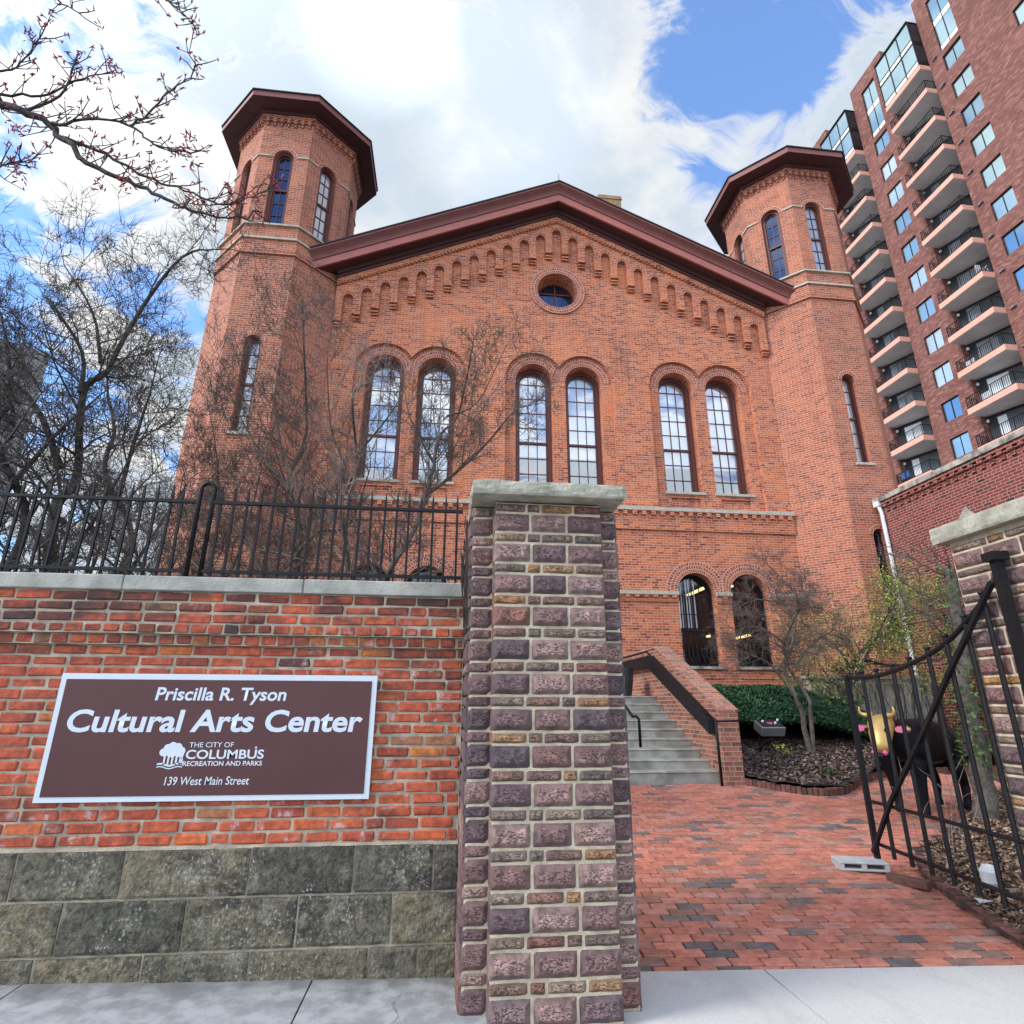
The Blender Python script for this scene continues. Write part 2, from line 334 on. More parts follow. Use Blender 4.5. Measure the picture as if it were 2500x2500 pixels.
def sidewalk_mat():
    m, t, p = base_mat('sidewalk_concrete')
    obj = t.node('ShaderNodeTexCoord').outputs['Object']
    x, y, z = t.sep(obj)
    fine = t.noise(obj, 130, 3, .7); mid = t.noise(obj, 6, 7, .65)
    # the bay in front of the wall is older and greyer than the newer bay at the drive
    old = t.mr(t.m('ADD', x, t.m('MULTIPLY', t.m('SUBTRACT', mid, .5), .25)), .30, .62, 1, 0)
    c = t.mix(old, (.60, .59, .56), t.mix(t.mr(mid, .38, .62), (.40, .41, .41), (.25, .255, .26)))
    c = t.mix(t.mr(fine, .45, .62, 0, .35), c, (.30, .29, .27))
    rust = t.noise(t.vm('ADD', obj, (2., 9., 0)), 2.2, 6, .7)
    c = t.mix(t.mr(rust, .62, .74, 0, .35), c, (.50, .36, .20))
    vo = t.node('ShaderNodeTexVoronoi'); t.put(vo.inputs['Vector'], obj); vo.inputs['Scale'].default_value = 7.; gum = t.mr(t.m('ADD', vo.outputs['Distance'], t.m('MULTIPLY', fine, .05)), .085, .06)
    gsel = t.mr(t.noise(obj, 2.3, 2), .52, .56); c = t.mix(t.m('MULTIPLY', t.m('MULTIPLY', gum, gsel), .55), c, (.16, .155, .15))
    crud = t.m('MULTIPLY', t.mr(t.m('ADD', y, t.m('MULTIPLY', t.m('SUBTRACT', mid, .5), .5)), 3.72, 4.12), t.m('MULTIPLY', old, .75)); c = t.mix(crud, c, (.12, .115, .105))
    wet = t.noise(t.vm('MULTIPLY', obj, (1.2, .7, 1)), 1.6, 5, .6); c = t.mix(t.mr(wet, .52, .68, 0, .30), c, (.30, .295, .28))
    vc = t.node('ShaderNodeTexVoronoi', feature='DISTANCE_TO_EDGE'); t.put(vc.inputs['Vector'], t.vm('ADD', obj, t.vm('SCALE', t.comb(mid, fine, 0.), sc=.25))); vc.inputs['Scale'].default_value = .75
    c = t.mix(t.m('MULTIPLY', t.m('MULTIPLY', t.mr(vc.outputs['Distance'], .006, .001), old), .6), c, (.09, .085, .08))
    t.put(p.inputs['Base Color'], c); p.inputs['Roughness'].default_value = .9
    b = t.node('ShaderNodeBump'); b.inputs['Strength'].default_value = .35; b.inputs['Distance'].default_value = .004
    t.put(b.inputs['Height'], t.m('ADD', fine, mid)); t.l.new(b.outputs[0], p.inputs['Normal'])
    return m
M['pave_conc'] = sidewalk_mat()


# ------------------------------------------------------------------ mesh builder
class MB:
    def __init__(s): s.v, s.f, s.mi, s.uv, s.rn = [], [], [], [], []
    def face(s, pts, mat=0, uv=None, r=0.):
        i = len(s.v); s.v += [tuple(p) for p in pts]; s.f.append(tuple(range(i, i + len(pts)))); s.mi.append(mat); s.uv.append(uv); s.rn.append(r)
    def grid(s, verts, faces, mat=0, r=0., uvs=None):
        i = len(s.v); s.v += [tuple(p) for p in verts]
        for k, f in enumerate(faces):
            s.f.append(tuple(i + a for a in f)); s.mi.append(mat); s.uv.append(None if uvs is None else uvs[k]); s.rn.append(r)
    def box(s, x0, x1, y0, y1, z0, z1, mat=0, r=0., T=None):
        c = [Vector((x, y, z)) for z in (z0, z1) for y in (y0, y1) for x in (x0, x1)]
        if T is not None: c = [T @ p for p in c]
        s.grid(c, [(0, 2, 3, 1), (4, 5, 7, 6), (0, 1, 5, 4), (2, 6, 7, 3), (0, 4, 6, 2), (1, 3, 7, 5)], mat, r)
    def bbox(s, x0, x1, y0, y1, z0, z1, b, mat=0, r=0., T=None, jit=0.):
        """box with chamfered edges"""
        cx, cy, cz = (x0 + x1) / 2, (y0 + y1) / 2, (z0 + z1) / 2; hx, hy, hz = (x1 - x0) / 2, (y1 - y0) / 2, (z1 - z0) / 2
        vs, idx = [], {}
        for sx in (-1, 1):
            for sy in (-1, 1):
                for sz in (-1, 1):
                    for k, p in enumerate(((hx, hy - b, hz - b), (hx - b, hy, hz - b), (hx - b, hy - b, hz))):
                        idx[(sx, sy, sz, k)] = len(vs)
                        q = Vector((cx + sx * p[0], cy + sy * p[1], cz + sz * p[2]))
                        if jit: q += Vector((random.uniform(-jit, jit), random.uniform(-jit, jit), random.uniform(-jit, jit)))
                        vs.append(T @ q if T is not None else q)
        I = lambda *a: idx[a]; F = []
        for q in (-1, 1):
            F.append((I(q, -1, -1, 0), I(q, 1, -1, 0), I(q, 1, 1, 0), I(q, -1, 1, 0)))
            F.append((I(-1, q, -1, 1), I(1, q, -1, 1), I(1, q, 1, 1), I(-1, q, 1, 1)))
            F.append((I(-1, -1, q, 2), I(1, -1, q, 2), I(1, 1, q, 2), I(-1, 1, q, 2)))
        for a in (-1, 1):
            for c in (-1, 1):
                F.append((I(a, c, -1, 0), I(a, c, 1, 0), I(a, c, 1, 1), I(a, c, -1, 1)))
                F.append((I(a, -1, c, 0), I(a, 1, c, 0), I(a, 1, c, 2), I(a, -1, c, 2)))
                F.append((I(-1, a, c, 1), I(1, a, c, 1), I(1, a, c, 2), I(-1, a, c, 2)))
                for e in (-1, 1): F.append((I(a, c, e, 0), I(a, c, e, 1), I(a, c, e, 2)))
        s.grid(vs, F, mat, r)
    def poly(s, pts3, holes3=(), mat=0, r=0.):
        loops = [list(map(Vector, pts3))] + [list(map(Vector, h)) for h in holes3]
        flat = [p for l in loops for p in l]
        s.grid(flat, [tuple(t) for t in tessellate_polygon(loops)], mat, r)
    def strip(s, a, b, mat=0, closed=False, uvs=None, r=0.):
        n = len(a); k = n if closed else n - 1
        for i in range(k):
            j = (i + 1) % n
            s.face((a[i], a[j], b[j], b[i]), mat, None if uvs is None else uvs[i], r)
    def tube(s, pts, rads, n=6, mat=0, cap=True, r=0., rot=0.):
        pts = [Vector(p) for p in pts]
        if not hasattr(rads, '__len__'): rads = [rads] * len(pts)
        base = len(s.v); prev = None
        for i, p in enumerate(pts):
            d = (pts[min(i + 1, len(pts) - 1)] - pts[max(i - 1, 0)])
            if d.length < 1e-9: d = Vector((0, 0, 1))
            d.normalize()
            a = prev if prev is not None else (Vector((1, 0, 0)) if abs(d.x) < .9 else Vector((0, 1, 0)))
            a = (a - d * a.dot(d))
            if a.length < 1e-6: a = d.orthogonal()
            a.normalize(); prev = a; b = d.cross(a)
            for k in range(n):
                t = 2 * PI * k / n + rot
                s.v.append(tuple(p + rads[i] * (math.cos(t) * a + math.sin(t) * b)))
        for i in range(len(pts) - 1):
            for k in range(n):
                k2 = (k + 1) % n
                s.f.append((base + i * n + k, base + i * n + k2, base + (i + 1) * n + k2, base + (i + 1) * n + k)); s.mi.append(mat); s.uv.append(None); s.rn.append(r)
        if cap and n > 2:
            s.f.append(tuple(base + k for k in range(n))[::-1]); s.f.append(tuple(base + (len(pts) - 1) * n + k for k in range(n)))
            s.mi += [mat, mat]; s.uv += [None, None]; s.rn += [r, r]
    def lathe(s, cx, cy, prof, n=20, mat=0):
        rings = [[(cx + r * math.cos(2 * PI * k / n), cy + r * math.sin(2 * PI * k / n), z) for k in range(n)] for r, z in prof]
        for a, b in zip(rings, rings[1:]): s.strip(a, b, mat, True)
    def build(s, name, mats, parent=None, smooth=False, merge=False):
        me = bpy.data.meshes.new(name); me.from_pydata(s.v, [], s.f)
        if not isinstance(mats, (list, tuple)): mats = [mats]
        for m in mats: me.materials.append(m)
        me.polygons.foreach_set('material_index', s.mi)
        uvl = me.uv_layers.new(name='UVMap'); dat = [0.] * (2 * len(me.loops)); k = 0
        for f, u in zip(s.f, s.uv):
            if u is None:
                nx = ny = nz = 0.; L = len(f)
                for i in range(L):
                    p = s.v[f[i]]; q = s.v[f[(i + 1) % L]]
                    nx += (p[1] - q[1]) * (p[2] + q[2]); ny += (p[2] - q[2]) * (p[0] + q[0]); nz += (p[0] - q[0]) * (p[1] + q[1])
                ln = math.sqrt(nx * nx + ny * ny + nz * nz) or 1.
                if abs(nz) / ln > .75:
                    for i in f: dat[k] = s.v[i][0]; dat[k + 1] = s.v[i][1]; k += 2
                else:
                    h = math.hypot(nx, ny) or 1.; tx, ty = -ny / h, nx / h
                    if tx < -1e-4 or (abs(tx) < 1e-4 and ty < 0): tx, ty = -tx, -ty
                    for i in f: p = s.v[i]; dat[k] = p[0] * tx + p[1] * ty; dat[k + 1] = p[2]; k += 2
            else:
                for q in u: dat[k] = q[0]; dat[k + 1] = q[1]; k += 2
        uvl.data.foreach_set('uv', dat)
        at = me.attributes.new('rnd', 'FLOAT', 'FACE'); at.data.foreach_set('value', s.rn)
        if smooth: me.polygons.foreach_set('use_smooth', [True] * len(me.polygons))
        me.update()
        if merge:
            bm = bmesh.new(); bm.from_mesh(me); bmesh.ops.remove_doubles(bm, verts=bm.verts, dist=1e-4); bm.to_mesh(me); bm.free()
        o = bpy.data.objects.new(name, me); COL.objects.link(o)
        if parent is not None: o.parent = parent
        return o


def tag(o, label=None, cat=None, group=None, kind=None):
    if label: o['label'] = label
    if cat: o['category'] = cat
    if group: o['group'] = group
    if kind: o['kind'] = kind
    return o


def thing(name, label, cat, loc=(0, 0, 0), group=None, rz=0.):
    o = bpy.data.objects.new(name, None); COL.objects.link(o); o.location = loc; o.rotation_euler = (0, 0, rz); o.empty_display_size = .2
    return tag(o, label, cat, group)


def copy_tree(o, parent=None):
    c = o.copy(); COL.objects.link(c)
    if parent is not None: c.parent = parent
    for ch in list(o.children): copy_tree(ch, c)
    return c


def inv(o, p):
    return Vector(p) - o.location


def smoothpath(pts, k=3):
    """Catmull-Rom refinement"""
    P = [Vector(p) for p in pts]; out = []
    for i in range(len(P) - 1):
        p0, p1, p2, p3 = P[max(i - 1, 0)], P[i], P[i + 1], P[min(i + 2, len(P) - 1)]
        for j in range(k):
            t = j / k
            out.append(.5 * ((2 * p1) + (p2 - p0) * t + (2 * p0 - 5 * p1 + 4 * p2 - p3) * t * t + (3 * p1 - p0 - 3 * p2 + p3) * t ** 3))
    out.append(P[-1]); return out


def arch(cx, hw, z0, zs, n=18):
    return [(cx - hw, z0)] + [(cx + hw * math.cos(PI - PI * i / n), zs + hw * math.sin(PI - PI * i / n)) for i in range(n + 1)] + [(cx + hw, z0)]


def circ(cx, cz, r, n=40):
    return [(cx + r * math.cos(2 * PI * i / n), cz + r * math.sin(2 * PI * i / n)) for i in range(n)]


def flat_map(x0, y0):          # plan: u -> +x, depth -> +y
    return lambda u, d, z: Vector((x0 + u, y0 + d, z))


def wall_face(mb, T, outer, holes=(), d=0., reveals=(), mat=0, rmat=0):
    mb.poly([T(u, d, z) for u, z in outer], [[T(u, d, z) for u, z in h] for h in holes], mat)
    for h, rv in zip(holes, reveals):
        mb.strip([T(u, d, z) for u, z in h], [T(u, d + rv, z) for u, z in h], rmat, True)


def prism(mb, T, pts, d0, d1, mat=0):
    mb.poly([T(u, d0, z) for u, z in pts], mat=mat); mb.poly([T(u, d1, z) for u, z in pts], mat=mat)
    mb.strip([T(u, d0, z) for u, z in pts], [T(u, d1, z) for u, z in pts], mat, True)


def tbox(mb, T, u0, u1, d0, d1, z0, z1, mat=0):
    c = [T(u, d, z) for z in (z0, z1) for d in (d0, d1) for u in (u0, u1)]
    mb.grid(c, [(0, 2, 3, 1), (4, 5, 7, 6), (0, 1, 5, 4), (2, 6, 7, 3), (0, 4, 6, 2), (1, 3, 7, 5)], mat)


def ring(mb, T, cx, cz, r0, r1, d, edge=0., a0=0., a1=PI, n=24, mat=0, lim=None):
    """arch ring of header bricks, polar brick UV"""
    A = [a0 + (a1 - a0) * i / n for i in range(n + 1)]
    def pt(r, a, dd):
        u = cx + r * math.cos(a)
        if lim is not None: u = min(u, lim) if lim >= cx else max(u, lim)
        return T(u, dd, cz + r * math.sin(a))
    rm = (r0 + r1) / 2
    for a, b in zip(A, A[1:]):
        mb.face((pt(r0, a, d), pt(r0, b, d), pt(r1, b, d), pt(r1, a, d)), mat, ((a * rm, 0.), (b * rm, 0.), (b * rm, r1 - r0), (a * rm, r1 - r0)))
        if edge:
            mb.face((pt(r1, a, d), pt(r1, b, d), pt(r1, b, d + edge), pt(r1, a, d + edge)), mat, ((a * rm, 0.), (b * rm, 0.), (b * rm, .05), (a * rm, .05)))
            mb.face((pt(r0, a, d), pt(r0, b, d), pt(r0, b, d + edge), pt(r0, a, d + edge)), mat, ((a * rm, 0.), (b * rm, 0.), (b * rm, .05), (a * rm, .05)))


def arch_window(parent, T, cx, hw, z0, zs, d, cols, zbars, zmeet, fr=.09, glass='glass', bar=.022, blind=None, sill=None, smat='stone', fmat='frame'):
    """arched sash window: frame > muntins, pane, blind, sill"""
    mb = MB()
    o, i = arch(cx, hw, z0, zs), arch(cx, hw - fr, z0 + fr * .8, zs)
    mb.strip([T(u, d, z) for u, z in o], [T(u, d, z) for u, z in i], 0, True)
    mb.strip([T(u, d, z) for u, z in i], [T(u, d + .10, z) for u, z in i], 0, True)
    i2 = arch(cx, hw - fr - .045, z0 + fr * .8 + .05, zs)          # sash, set back
    mb.strip([T(u, d + .06, z) for u, z in i], [T(u, d + .06, z) for u, z in i2], 0, True)
    mb.strip([T(u, d + .06, z) for u, z in i2], [T(u, d + .10, z) for u, z in i2], 0, True)
    tbox(mb, T, cx - hw + fr, cx + hw - fr, d + .035, d + .10, zmeet - .03, zmeet + .03)
    win = mb.build('window', M[fmat], parent)
    g = MB(); w = hw - fr - .045
    for k in range(1, cols):
        u = cx - w + 2 * w * k / cols; top = zs + math.sqrt(max(w * w - (u - cx) ** 2, 0))
        tbox(g, T, u - bar / 2, u + bar / 2, d + .068, d + .095, z0 + .1, top)
    for z in zbars:
        ww = w if z <= zs else math.sqrt(max(w * w - (z - zs) ** 2, 0))
        tbox(g, T, cx - ww, cx + ww, d + .066, d + .095, z - bar / 2, z + bar / 2)
    g.build('muntins', M[fmat], win)
    pn = MB(); pn.poly([T(u, d + .088, z) for u, z in arch(cx, hw - fr - .03, z0 + .08, zs)]); pn.build('pane', M[glass], win)
    if blind:
        b = MB(); hw2 = hw - fr + .03
        b.poly([T(u, d + .16, z) for u, z in arch(cx, hw2, blind, zs)])
        b.build('blind', M['blind'], win)
    if sill:
        sb = MB(); tbox(sb, T, cx - hw - sill[0], cx + hw + sill[0], sill[1], d + .05, z0 - .075, z0 - .004); sb.build('sill', M[smat], win)
    return win


# ================================================================== GROUND
def gz(x, y):
    t = min(max((y - 4.09) / 5.0, 0), 1)
    e = -.022 * min(max(x, -3), 5)
    return e * (1 - t) + .38 * t if y > 4.09 else e


mb = MB(); mb.face([(-600, -600, -.45), (600, -600, -.45), (600, 900, -.45), (-600, 900, -.45)])
tag(mb.build('ground', M['city']), kind='structure')
mb = MB(); xs = [-14 + i * 1.0 for i in range(29)]; ys = [4.09 + i * .5 for i in range(12)] + [11, 14, 20, 30, 45]
for a, b in zip(xs, xs[1:]):
    for c, d in zip(ys, ys[1:]): mb.face([(a, c, gz(a, c) - .06), (b, c, gz(b, c) - .06), (b, d, gz(b, d) - .06), (a, d, gz(a, d) - .06)])
tag(mb.build('garden', M['grass']), kind='structure')
mb = MB(); mb.face([(-60, -14, -.15), (60, -14, -.15), (60, -1.6, -.15), (-60, -1.6, -.15)]); tag(mb.build('road', M['asphalt']), kind='structure')
mb = MB(); JX = [-9, -6.2, -3.6, -2.2, -.68, .5, 2.0, 3.3, 4.7, 6.1, 7.5, 9, 12]
for a, b in zip(JX, JX[1:]):
    for c, d in ((-1.5, .4), (.4, 2.3), (2.3, 4.20 if b < .6 else 4.085)):
        g = .005
        vs = [(a + g, c + g), (b - g, c + g), (b - g, d - g), (a + g, d - g)]
        top = [(x, y, -.022 * x) for x, y in vs]; bot = [(x, y, -.022 * x - .15) for x, y in vs]
        mb.face(top); mb.strip(top, bot, 0, True)
tag(mb.build('sidewalk', M['pave_conc']), kind='structure')

# brick-paved forecourt
random.seed(3)
BED_L = [(4.50, 9.15), (4.8, 8.75), (5.2, 8.45), (5.6, 8.50), (6.15, 8.94), (7.07, 9.71), (8.2, 10.3), (11.5, 10.8), (11.5, 14.9), (4.5, 14.9)]
BED_R = [(3.93, 3.9), (3.99, 4.24), (4.16, 4.96), (4.32, 5.45), (4.75, 6.05), (5.5, 6.5), (6.3, 7.0), (7.2, 7.9), (8.4, 8.4), (11.5, 8.6), (11.5, 3.9)]
def inside(p, poly):
    c = False; n = len(poly)
    for i in range(n):
        a, b = poly[i], poly[(i + 1) % n]
        if (a[1] > p[1]) != (b[1] > p[1]) and p[0] < (b[0] - a[0]) * (p[1] - a[1]) / (b[1] - a[1]) + a[0]: c = not c
    return c
mb = MB(); y = 4.06; row = 0
PL, PW = .206, .1035
tilt = -.035
while y < 12.0:
    x = .7 + (row % 2) * PL / 2 + random.uniform(-.012, .012)
    while x < 8.6:
        cx, cy = x + PL / 2, y + PW / 2 + tilt * (x - 1.)
        f0 = max(-PW / 2, 4.09 - cy)
        if f0 < PW / 2 - .02 and not inside((cx, cy), BED_L) and not inside((cx, cy), BED_R) and not (2.0 < cx < 4.5 and cy > 9.2) and not (cx < 1.08 and cy < 4.5):
            T = Matrix.Translation((cx, cy, gz(cx, cy))) @ Matrix.Rotation(random.gauss(tilt, .006), 4, 'Z') @ Matrix.Rotation(.076 + random.gauss(0, .010), 4, 'X') @ Matrix.Rotation(random.gauss(0, .007), 4, 'Y')
            dz = random.gauss(0, .0016)
            big = mnoise.noise(Vector((cx * .9, cy * .9, 3.))) * .13
            mb.bbox(-PL / 2 + .0055, PL / 2 - .0055, f0 + .0055, PW / 2 - .0055, -.05, dz, .006, 0, min(max(random.random() ** .8 + big - .02, 0), 1), T, .0008)
        x += PL
    y += PW; row += 1
tag(mb.build('brick_paving', M['paver']), kind='structure')
mb = MB(); xs = [.6 + i * .5 for i in range(18)]; ys = [4.09 + i * .5 for i in range(18)]
for a, b in zip(xs, xs[1:]):
    for c, d in zip(ys, ys[1:]): mb.face([(a, c, gz(a, c) - .015), (b, c, gz(b, c) - .015), (b, d, gz(b, d) - .015), (a, d, gz(a, d) - .015)])
tag(mb.build('paving_bed', M['sand']), kind='structure')


def bed_z(x, y): return .44 + .135 * max(y - 8.5, 0)
def bedr_z(x, y): return gz(x, y) + .05 + .05 * min(max((x - 4.2) / 1.5, 0), 1)
def bed_mesh(name, poly, zf, step=.2, mat='soil', rough=.03):
    mb = MB(); x0, x1 = min(p[0] for p in poly), max(p[0] for p in poly); y0, y1 = min(p[1] for p in poly), max(p[1] for p in poly)
    nx, ny = int((x1 - x0) / step) + 2, int((y1 - y0) / step) + 2
    for i in range(nx):
        for j in range(ny):
            q = [(x0 + (i + a) * step, y0 + (j + b) * step) for a, b in ((0, 0), (1, 0), (1, 1), (0, 1))]
            if any(inside(p, poly) for p in q):
                mb.face([(x, y, zf(x, y) + rough * mnoise.noise(Vector((x * 3, y * 3, 1)))) for x, y in q])
    return tag(mb.build(name, M[mat], None, True, True), kind='structure')
bed_mesh('planting_bed', BED_L, bed_z, .1); bed_mesh('planting_bed', BED_R, bedr_z, .1)
def chips(name, poly, zf, n, mat, s0, s1, box, flat=.35, lab=None):
    mb = MB(); k = 0
    x0, x1, y0, y1 = box
    while k < n:
        x, y = random.uniform(x0, x1), random.uniform(y0, y1)
        if not inside((x, y), poly): continue
        k += 1
        L, W = random.uniform(s0, s1), random.uniform(s0, s1) * .5
        R = Matrix.Translation((x, y, zf(x, y) + random.uniform(.0, .035))) @ Matrix.Rotation(random.uniform(0, 6.28), 4, 'Z') @ Matrix.Rotation(random.gauss(0, flat), 4, 'X') @ Matrix.Rotation(random.gauss(0, flat), 4, 'Y')
        c = random.uniform(-.25, .35) * L
        pts = [R @ Vector(p) for p in ((-L, -W * .4, c), (0, -W, 0), (L, -W * .3, c), (L, W * .4, c), (0, W, 0), (-L, W * .3, c))]
        mb.grid(pts, [(0, 1, 4, 5), (1, 2, 3, 4)], 0, random.random())
    return tag(mb.build(name, M[mat]), kind='stuff')
tag(chips('bark_mulch', BED_L, bed_z, 9000, 'mulch', .015, .045, (4.5, 8.6, 8.4, 11.6)), 'shredded brown bark mulch covering the planting bed below the yew', 'mulch')
tag(chips('leaf_litter', BED_R, bedr_z, 15000, 'litter', .012, .034, (3.9, 7.6, 3.9, 8.0), .5), 'dry brown leaf litter over the bed behind the iron gate', 'leaf litter')


def edging(path, zf, h=.09):
    mb = MB(); P = smoothpath([(x, y, 0) for x, y in path], 8); acc = 0.
    for a, b in zip(P, P[1:]):
        L = (b - a).length; t = 0.
        d = (b - a).normalized(); ang = math.atan2(d.y, d.x)
        while acc + (L - t) >= .066:
            t += .066 - acc; acc = 0.
            p = a + d * t
            T = Matrix.Translation((p.x, p.y, zf(p.x, p.y))) @ Matrix.Rotation(ang + random.gauss(0, .03), 4, 'Z')
            mb.bbox(-.031, .031, -.05, .05, -.1, h + random.gauss(0, .004), .005, 0, random.random(), T, .001)
        acc += L - t
    return tag(mb.build('kerb', M['edge_brick']), kind='structure')
edging(BED_L[:8], gz); edging(BED_R[1:10], gz, .065)

# ================================================================== ARTS BUILDING
CX, YF = 3.015, 14.9
B = thing('arts_building', 'big orange-red brick building with gable front, arched windows and two eight-sided corner towers', 'building', (CX, YF, 0))
FM = lambda u, d, z: Vector((u, d, z))            # building-local facade frame
def slope(u, z): return z - .462 * abs(u)
PAIRS = (-4.33, 0., 4.33); OFF = .74; HWU, HWL = .55, .53
Z0U, ZSU, Z0L, ZSL = 7.28, 10.63, 2.47, 4.39
RO = .86
def pair_outline(c):
    a = math.acos(OFF / RO); n = 14
    L = [(c - OFF + RO * math.cos(PI - (PI - a) * i / n), ZSU + RO * math.sin(PI - (PI - a) * i / n)) for i in range(n + 1)]
    R = [(c + OFF + RO * math.cos((PI - a) * (1 - i / n)), ZSU + RO * math.sin((PI - a) * (1 - i / n))) for i in range(1, n + 1)]
    return [(c - OFF - RO, 6.72)] + L + R + [(c + OFF + RO, 6.72)]
HW = 6.645; APEX = 16.70
mb = MB()
outer = [(-HW, -.1), (HW, -.1), (HW, slope(HW, APEX)), (0, APEX), (-HW, slope(HW, APEX))]
holes, rev = [], []
for c in PAIRS: holes.append(pair_outline(c)); rev.append(.11)
holes.append(circ(0, 13.77, .64)); rev.append(.06)
for c in PAIRS:
    for o in (-OFF, OFF): holes.append(arch(c + o, HWL, Z0L, ZSL)); rev.append(.30)
wall_face(mb, FM, outer, holes, 0., rev)
for c in PAIRS:                                                       # set-back panel of each window pair
    h2, r2 = [], []
    for o in (-OFF, OFF):
        h2.append(arch(c + o, HWU, Z0U - .07, ZSU)); r2.append(.36)
        h2.append([(c + o - .43, 6.78), (c + o - .43, 7.10), (c + o + .43, 7.10), (c + o + .43, 6.78)]); r2.append(.06)
    wall_face(mb, FM, pair_outline(c), h2, .11, r2)
    for o in (-OFF, OFF): mb.poly([FM(c + o - .43, .17, 6.78), FM(c + o + .43, .17, 6.78), FM(c + o + .43, .17, 7.10), FM(c + o - .43, .17, 7.10)])
# sides and back of the block
for s in (-1, 1): mb.face([FM(s * HW, 0, -.1), FM(s * HW, 19, -.1), FM(s * HW, 19, slope(HW, APEX)), FM(s * HW, 0, slope(HW, APEX))])
mb.poly([FM(u, 19, z) for u, z in outer])
# oculus reveal, deep and narrowing
mb.strip([FM(u, .06, z) for u, z in circ(0, 13.77, .64)], [FM(u, .5, z) for u, z in circ(0, 13.77, .60)], 0, True)
# friezes
tbox(mb, FM, -HW, HW, -.055, .0, 6.09, 6.62)
LW = sorted(c + o for c in PAIRS for o in (-OFF, OFF))
segs = []; u = -HW
for c in LW: segs.append((u, c - HWL)); u = c + HWL
segs.append((u, HW))
for a, b in segs: tbox(mb, FM, a, b, -.045, .0, 4.11, 4.29)
for c in LW:                                                          # blind panels below the ground-floor sills
    tbox(mb, FM, c - .5, c + .5, -.02, 0, 2.16, 2.32)
mb.build('wall', M['facade'], B)
def ring_part(name, *a, **k): mb = MB(); ring(mb, *a, **k); return mb.build(name, M['ring'], B)
for c in PAIRS:
    for s in (-1, 1):
        ring_part('arch_ring', FM, c + s * OFF, ZSU, HWU, RO - .015, .098, .012, lim=c)
        ring_part('arch_ring', FM, c + s * OFF, ZSL, HWL, .85, -.010, .010, lim=c)
ring_part('oculus_ring', FM, 0, 13.77, .64, .86, -.05, .05, 0, 2 * PI, 56)
def comb(mb, T, u0, u1, pitch, tooth, z0, z1, d0, d1, rail=.02):
    # a dentil strip cut as one toothed piece hanging from a thin rail
    P = [(u0, z1), (u1, z1), (u1, z1 - rail)]; n = max(int((u1 - u0) / pitch), 1); p = (u1 - u0) / n
    for i in range(n - 1, -1, -1):
        c = u0 + p * (i + .5); P += [(c + tooth / 2, z1 - rail), (c + tooth / 2, z0), (c - tooth / 2, z0), (c - tooth / 2, z1 - rail)]
    P.append((u0, z1 - rail)); prism(mb, T, P, d0, d1)
# stone courses and dentils
mb = MB(); tbox(mb, FM, -HW, HW, -.13, 0, 6.62, 6.72); mb.build('string_course', M['stone'], B)
for a, b in segs:
    mb = MB(); tbox(mb, FM, a, b, -.11, 0, 4.29, 4.385); mb.build('string_course', M['stone'], B)
    mb = MB(); comb(mb, FM, a + .01, b - .01, .25, .115, 4.21, 4.287, -.10, -.04); mb.build('dentil_course', M['facade'], B)
mb = MB(); comb(mb, FM, -HW + .01, HW - .01, .262, .12, 6.50, 6.617, -.122, -.05); mb.build('dentil_course', M['facade'], B)
# corbel table under the gable
mb = MB(); SP, AW = .523, .15
def at_top(k): return 16.04 - .2535 * abs(k)
D = -.13
ks = range(-12, 13)
legs = {}
for k in ks:                                                        # leg between arch k and k+1 (outer side of the higher one)
    legs[k + .5] = min(at_top(k), at_top(k + 1)) - .67
legs[-12.5] = at_top(12) - .92; legs[12.5] = at_top(12) - .92
bot = [(-HW + .005, legs[-12.5])]
for k in ks:
    c = k * SP; zt = at_top(k) - AW
    bot.append((c - AW, legs[k - .5])); 
    bot += [(c + AW * math.cos(PI - PI * i / 8), zt + AW * math.sin(PI - PI * i / 8)) for i in range(9)]
    bot.append((c + AW, legs[k + .5]))
bot.append((HW - .005, legs[12.5]))
MOLD = 16.31
top = [(HW - .005, slope(HW, MOLD)), (0, MOLD), (-HW + .005, slope(HW, MOLD))]
poly = bot + top
mb.poly([FM(u, D, z) for u, z in poly]); mb.strip([FM(u, D, z) for u, z in poly], [FM(u, 0, z) for u, z in poly], 0, True)
for k in [-12.5] + [k + .5 for k in ks]:
    u0, u1 = k * SP - (SP / 2 - AW), k * SP + (SP / 2 - AW)
    u0, u1 = max(u0, -HW + .005), min(u1, HW - .005)
    z = legs[k]
    for j, dd in enumerate((-.16, -.115, -.07)): tbox(mb, FM, u0 - .012 * (j == 0), u1 + .012 * (j == 0), dd, -.002, z - .066 * (j + 1) + (0.0 if j else .03), z - .066 * j - .012 + (.03 if j == 0 else 0))
# strip above and saw-tooth moulding
pl_ = [(HW - .004, slope(HW, MOLD + .05)), (0, MOLD + .05), (-HW + .004, slope(HW, MOLD + .05)), (-HW + .004, slope(HW, APEX)), (0, APEX), (HW - .004, slope(HW, APEX))]
prism(mb, FM, pl_, -.19, -.003)
ml = [(HW - .004, slope(HW, MOLD)), (0, MOLD), (-HW + .004, slope(HW, MOLD)), (-HW + .004, slope(HW, MOLD + .05)), (0, MOLD + .05), (HW - .004, slope(HW, MOLD + .05))]
prism(mb, FM, ml, -.16, -.003)
n = 120
for i in range(n):
    a = -HW + 2 * HW * (i + .25) / n; b = a + HW / n
    tbox(mb, FM, a, b, -.20, -.15, slope((a + b) / 2, MOLD - .012), slope((a + b) / 2, MOLD + .04))
mb.build('corbel_table', M['facade'], B)
for k in ks: ring_part('corbel_arch', FM, k * SP, at_top(k) - AW, AW, AW + .10, D - .006, .006, n=10)
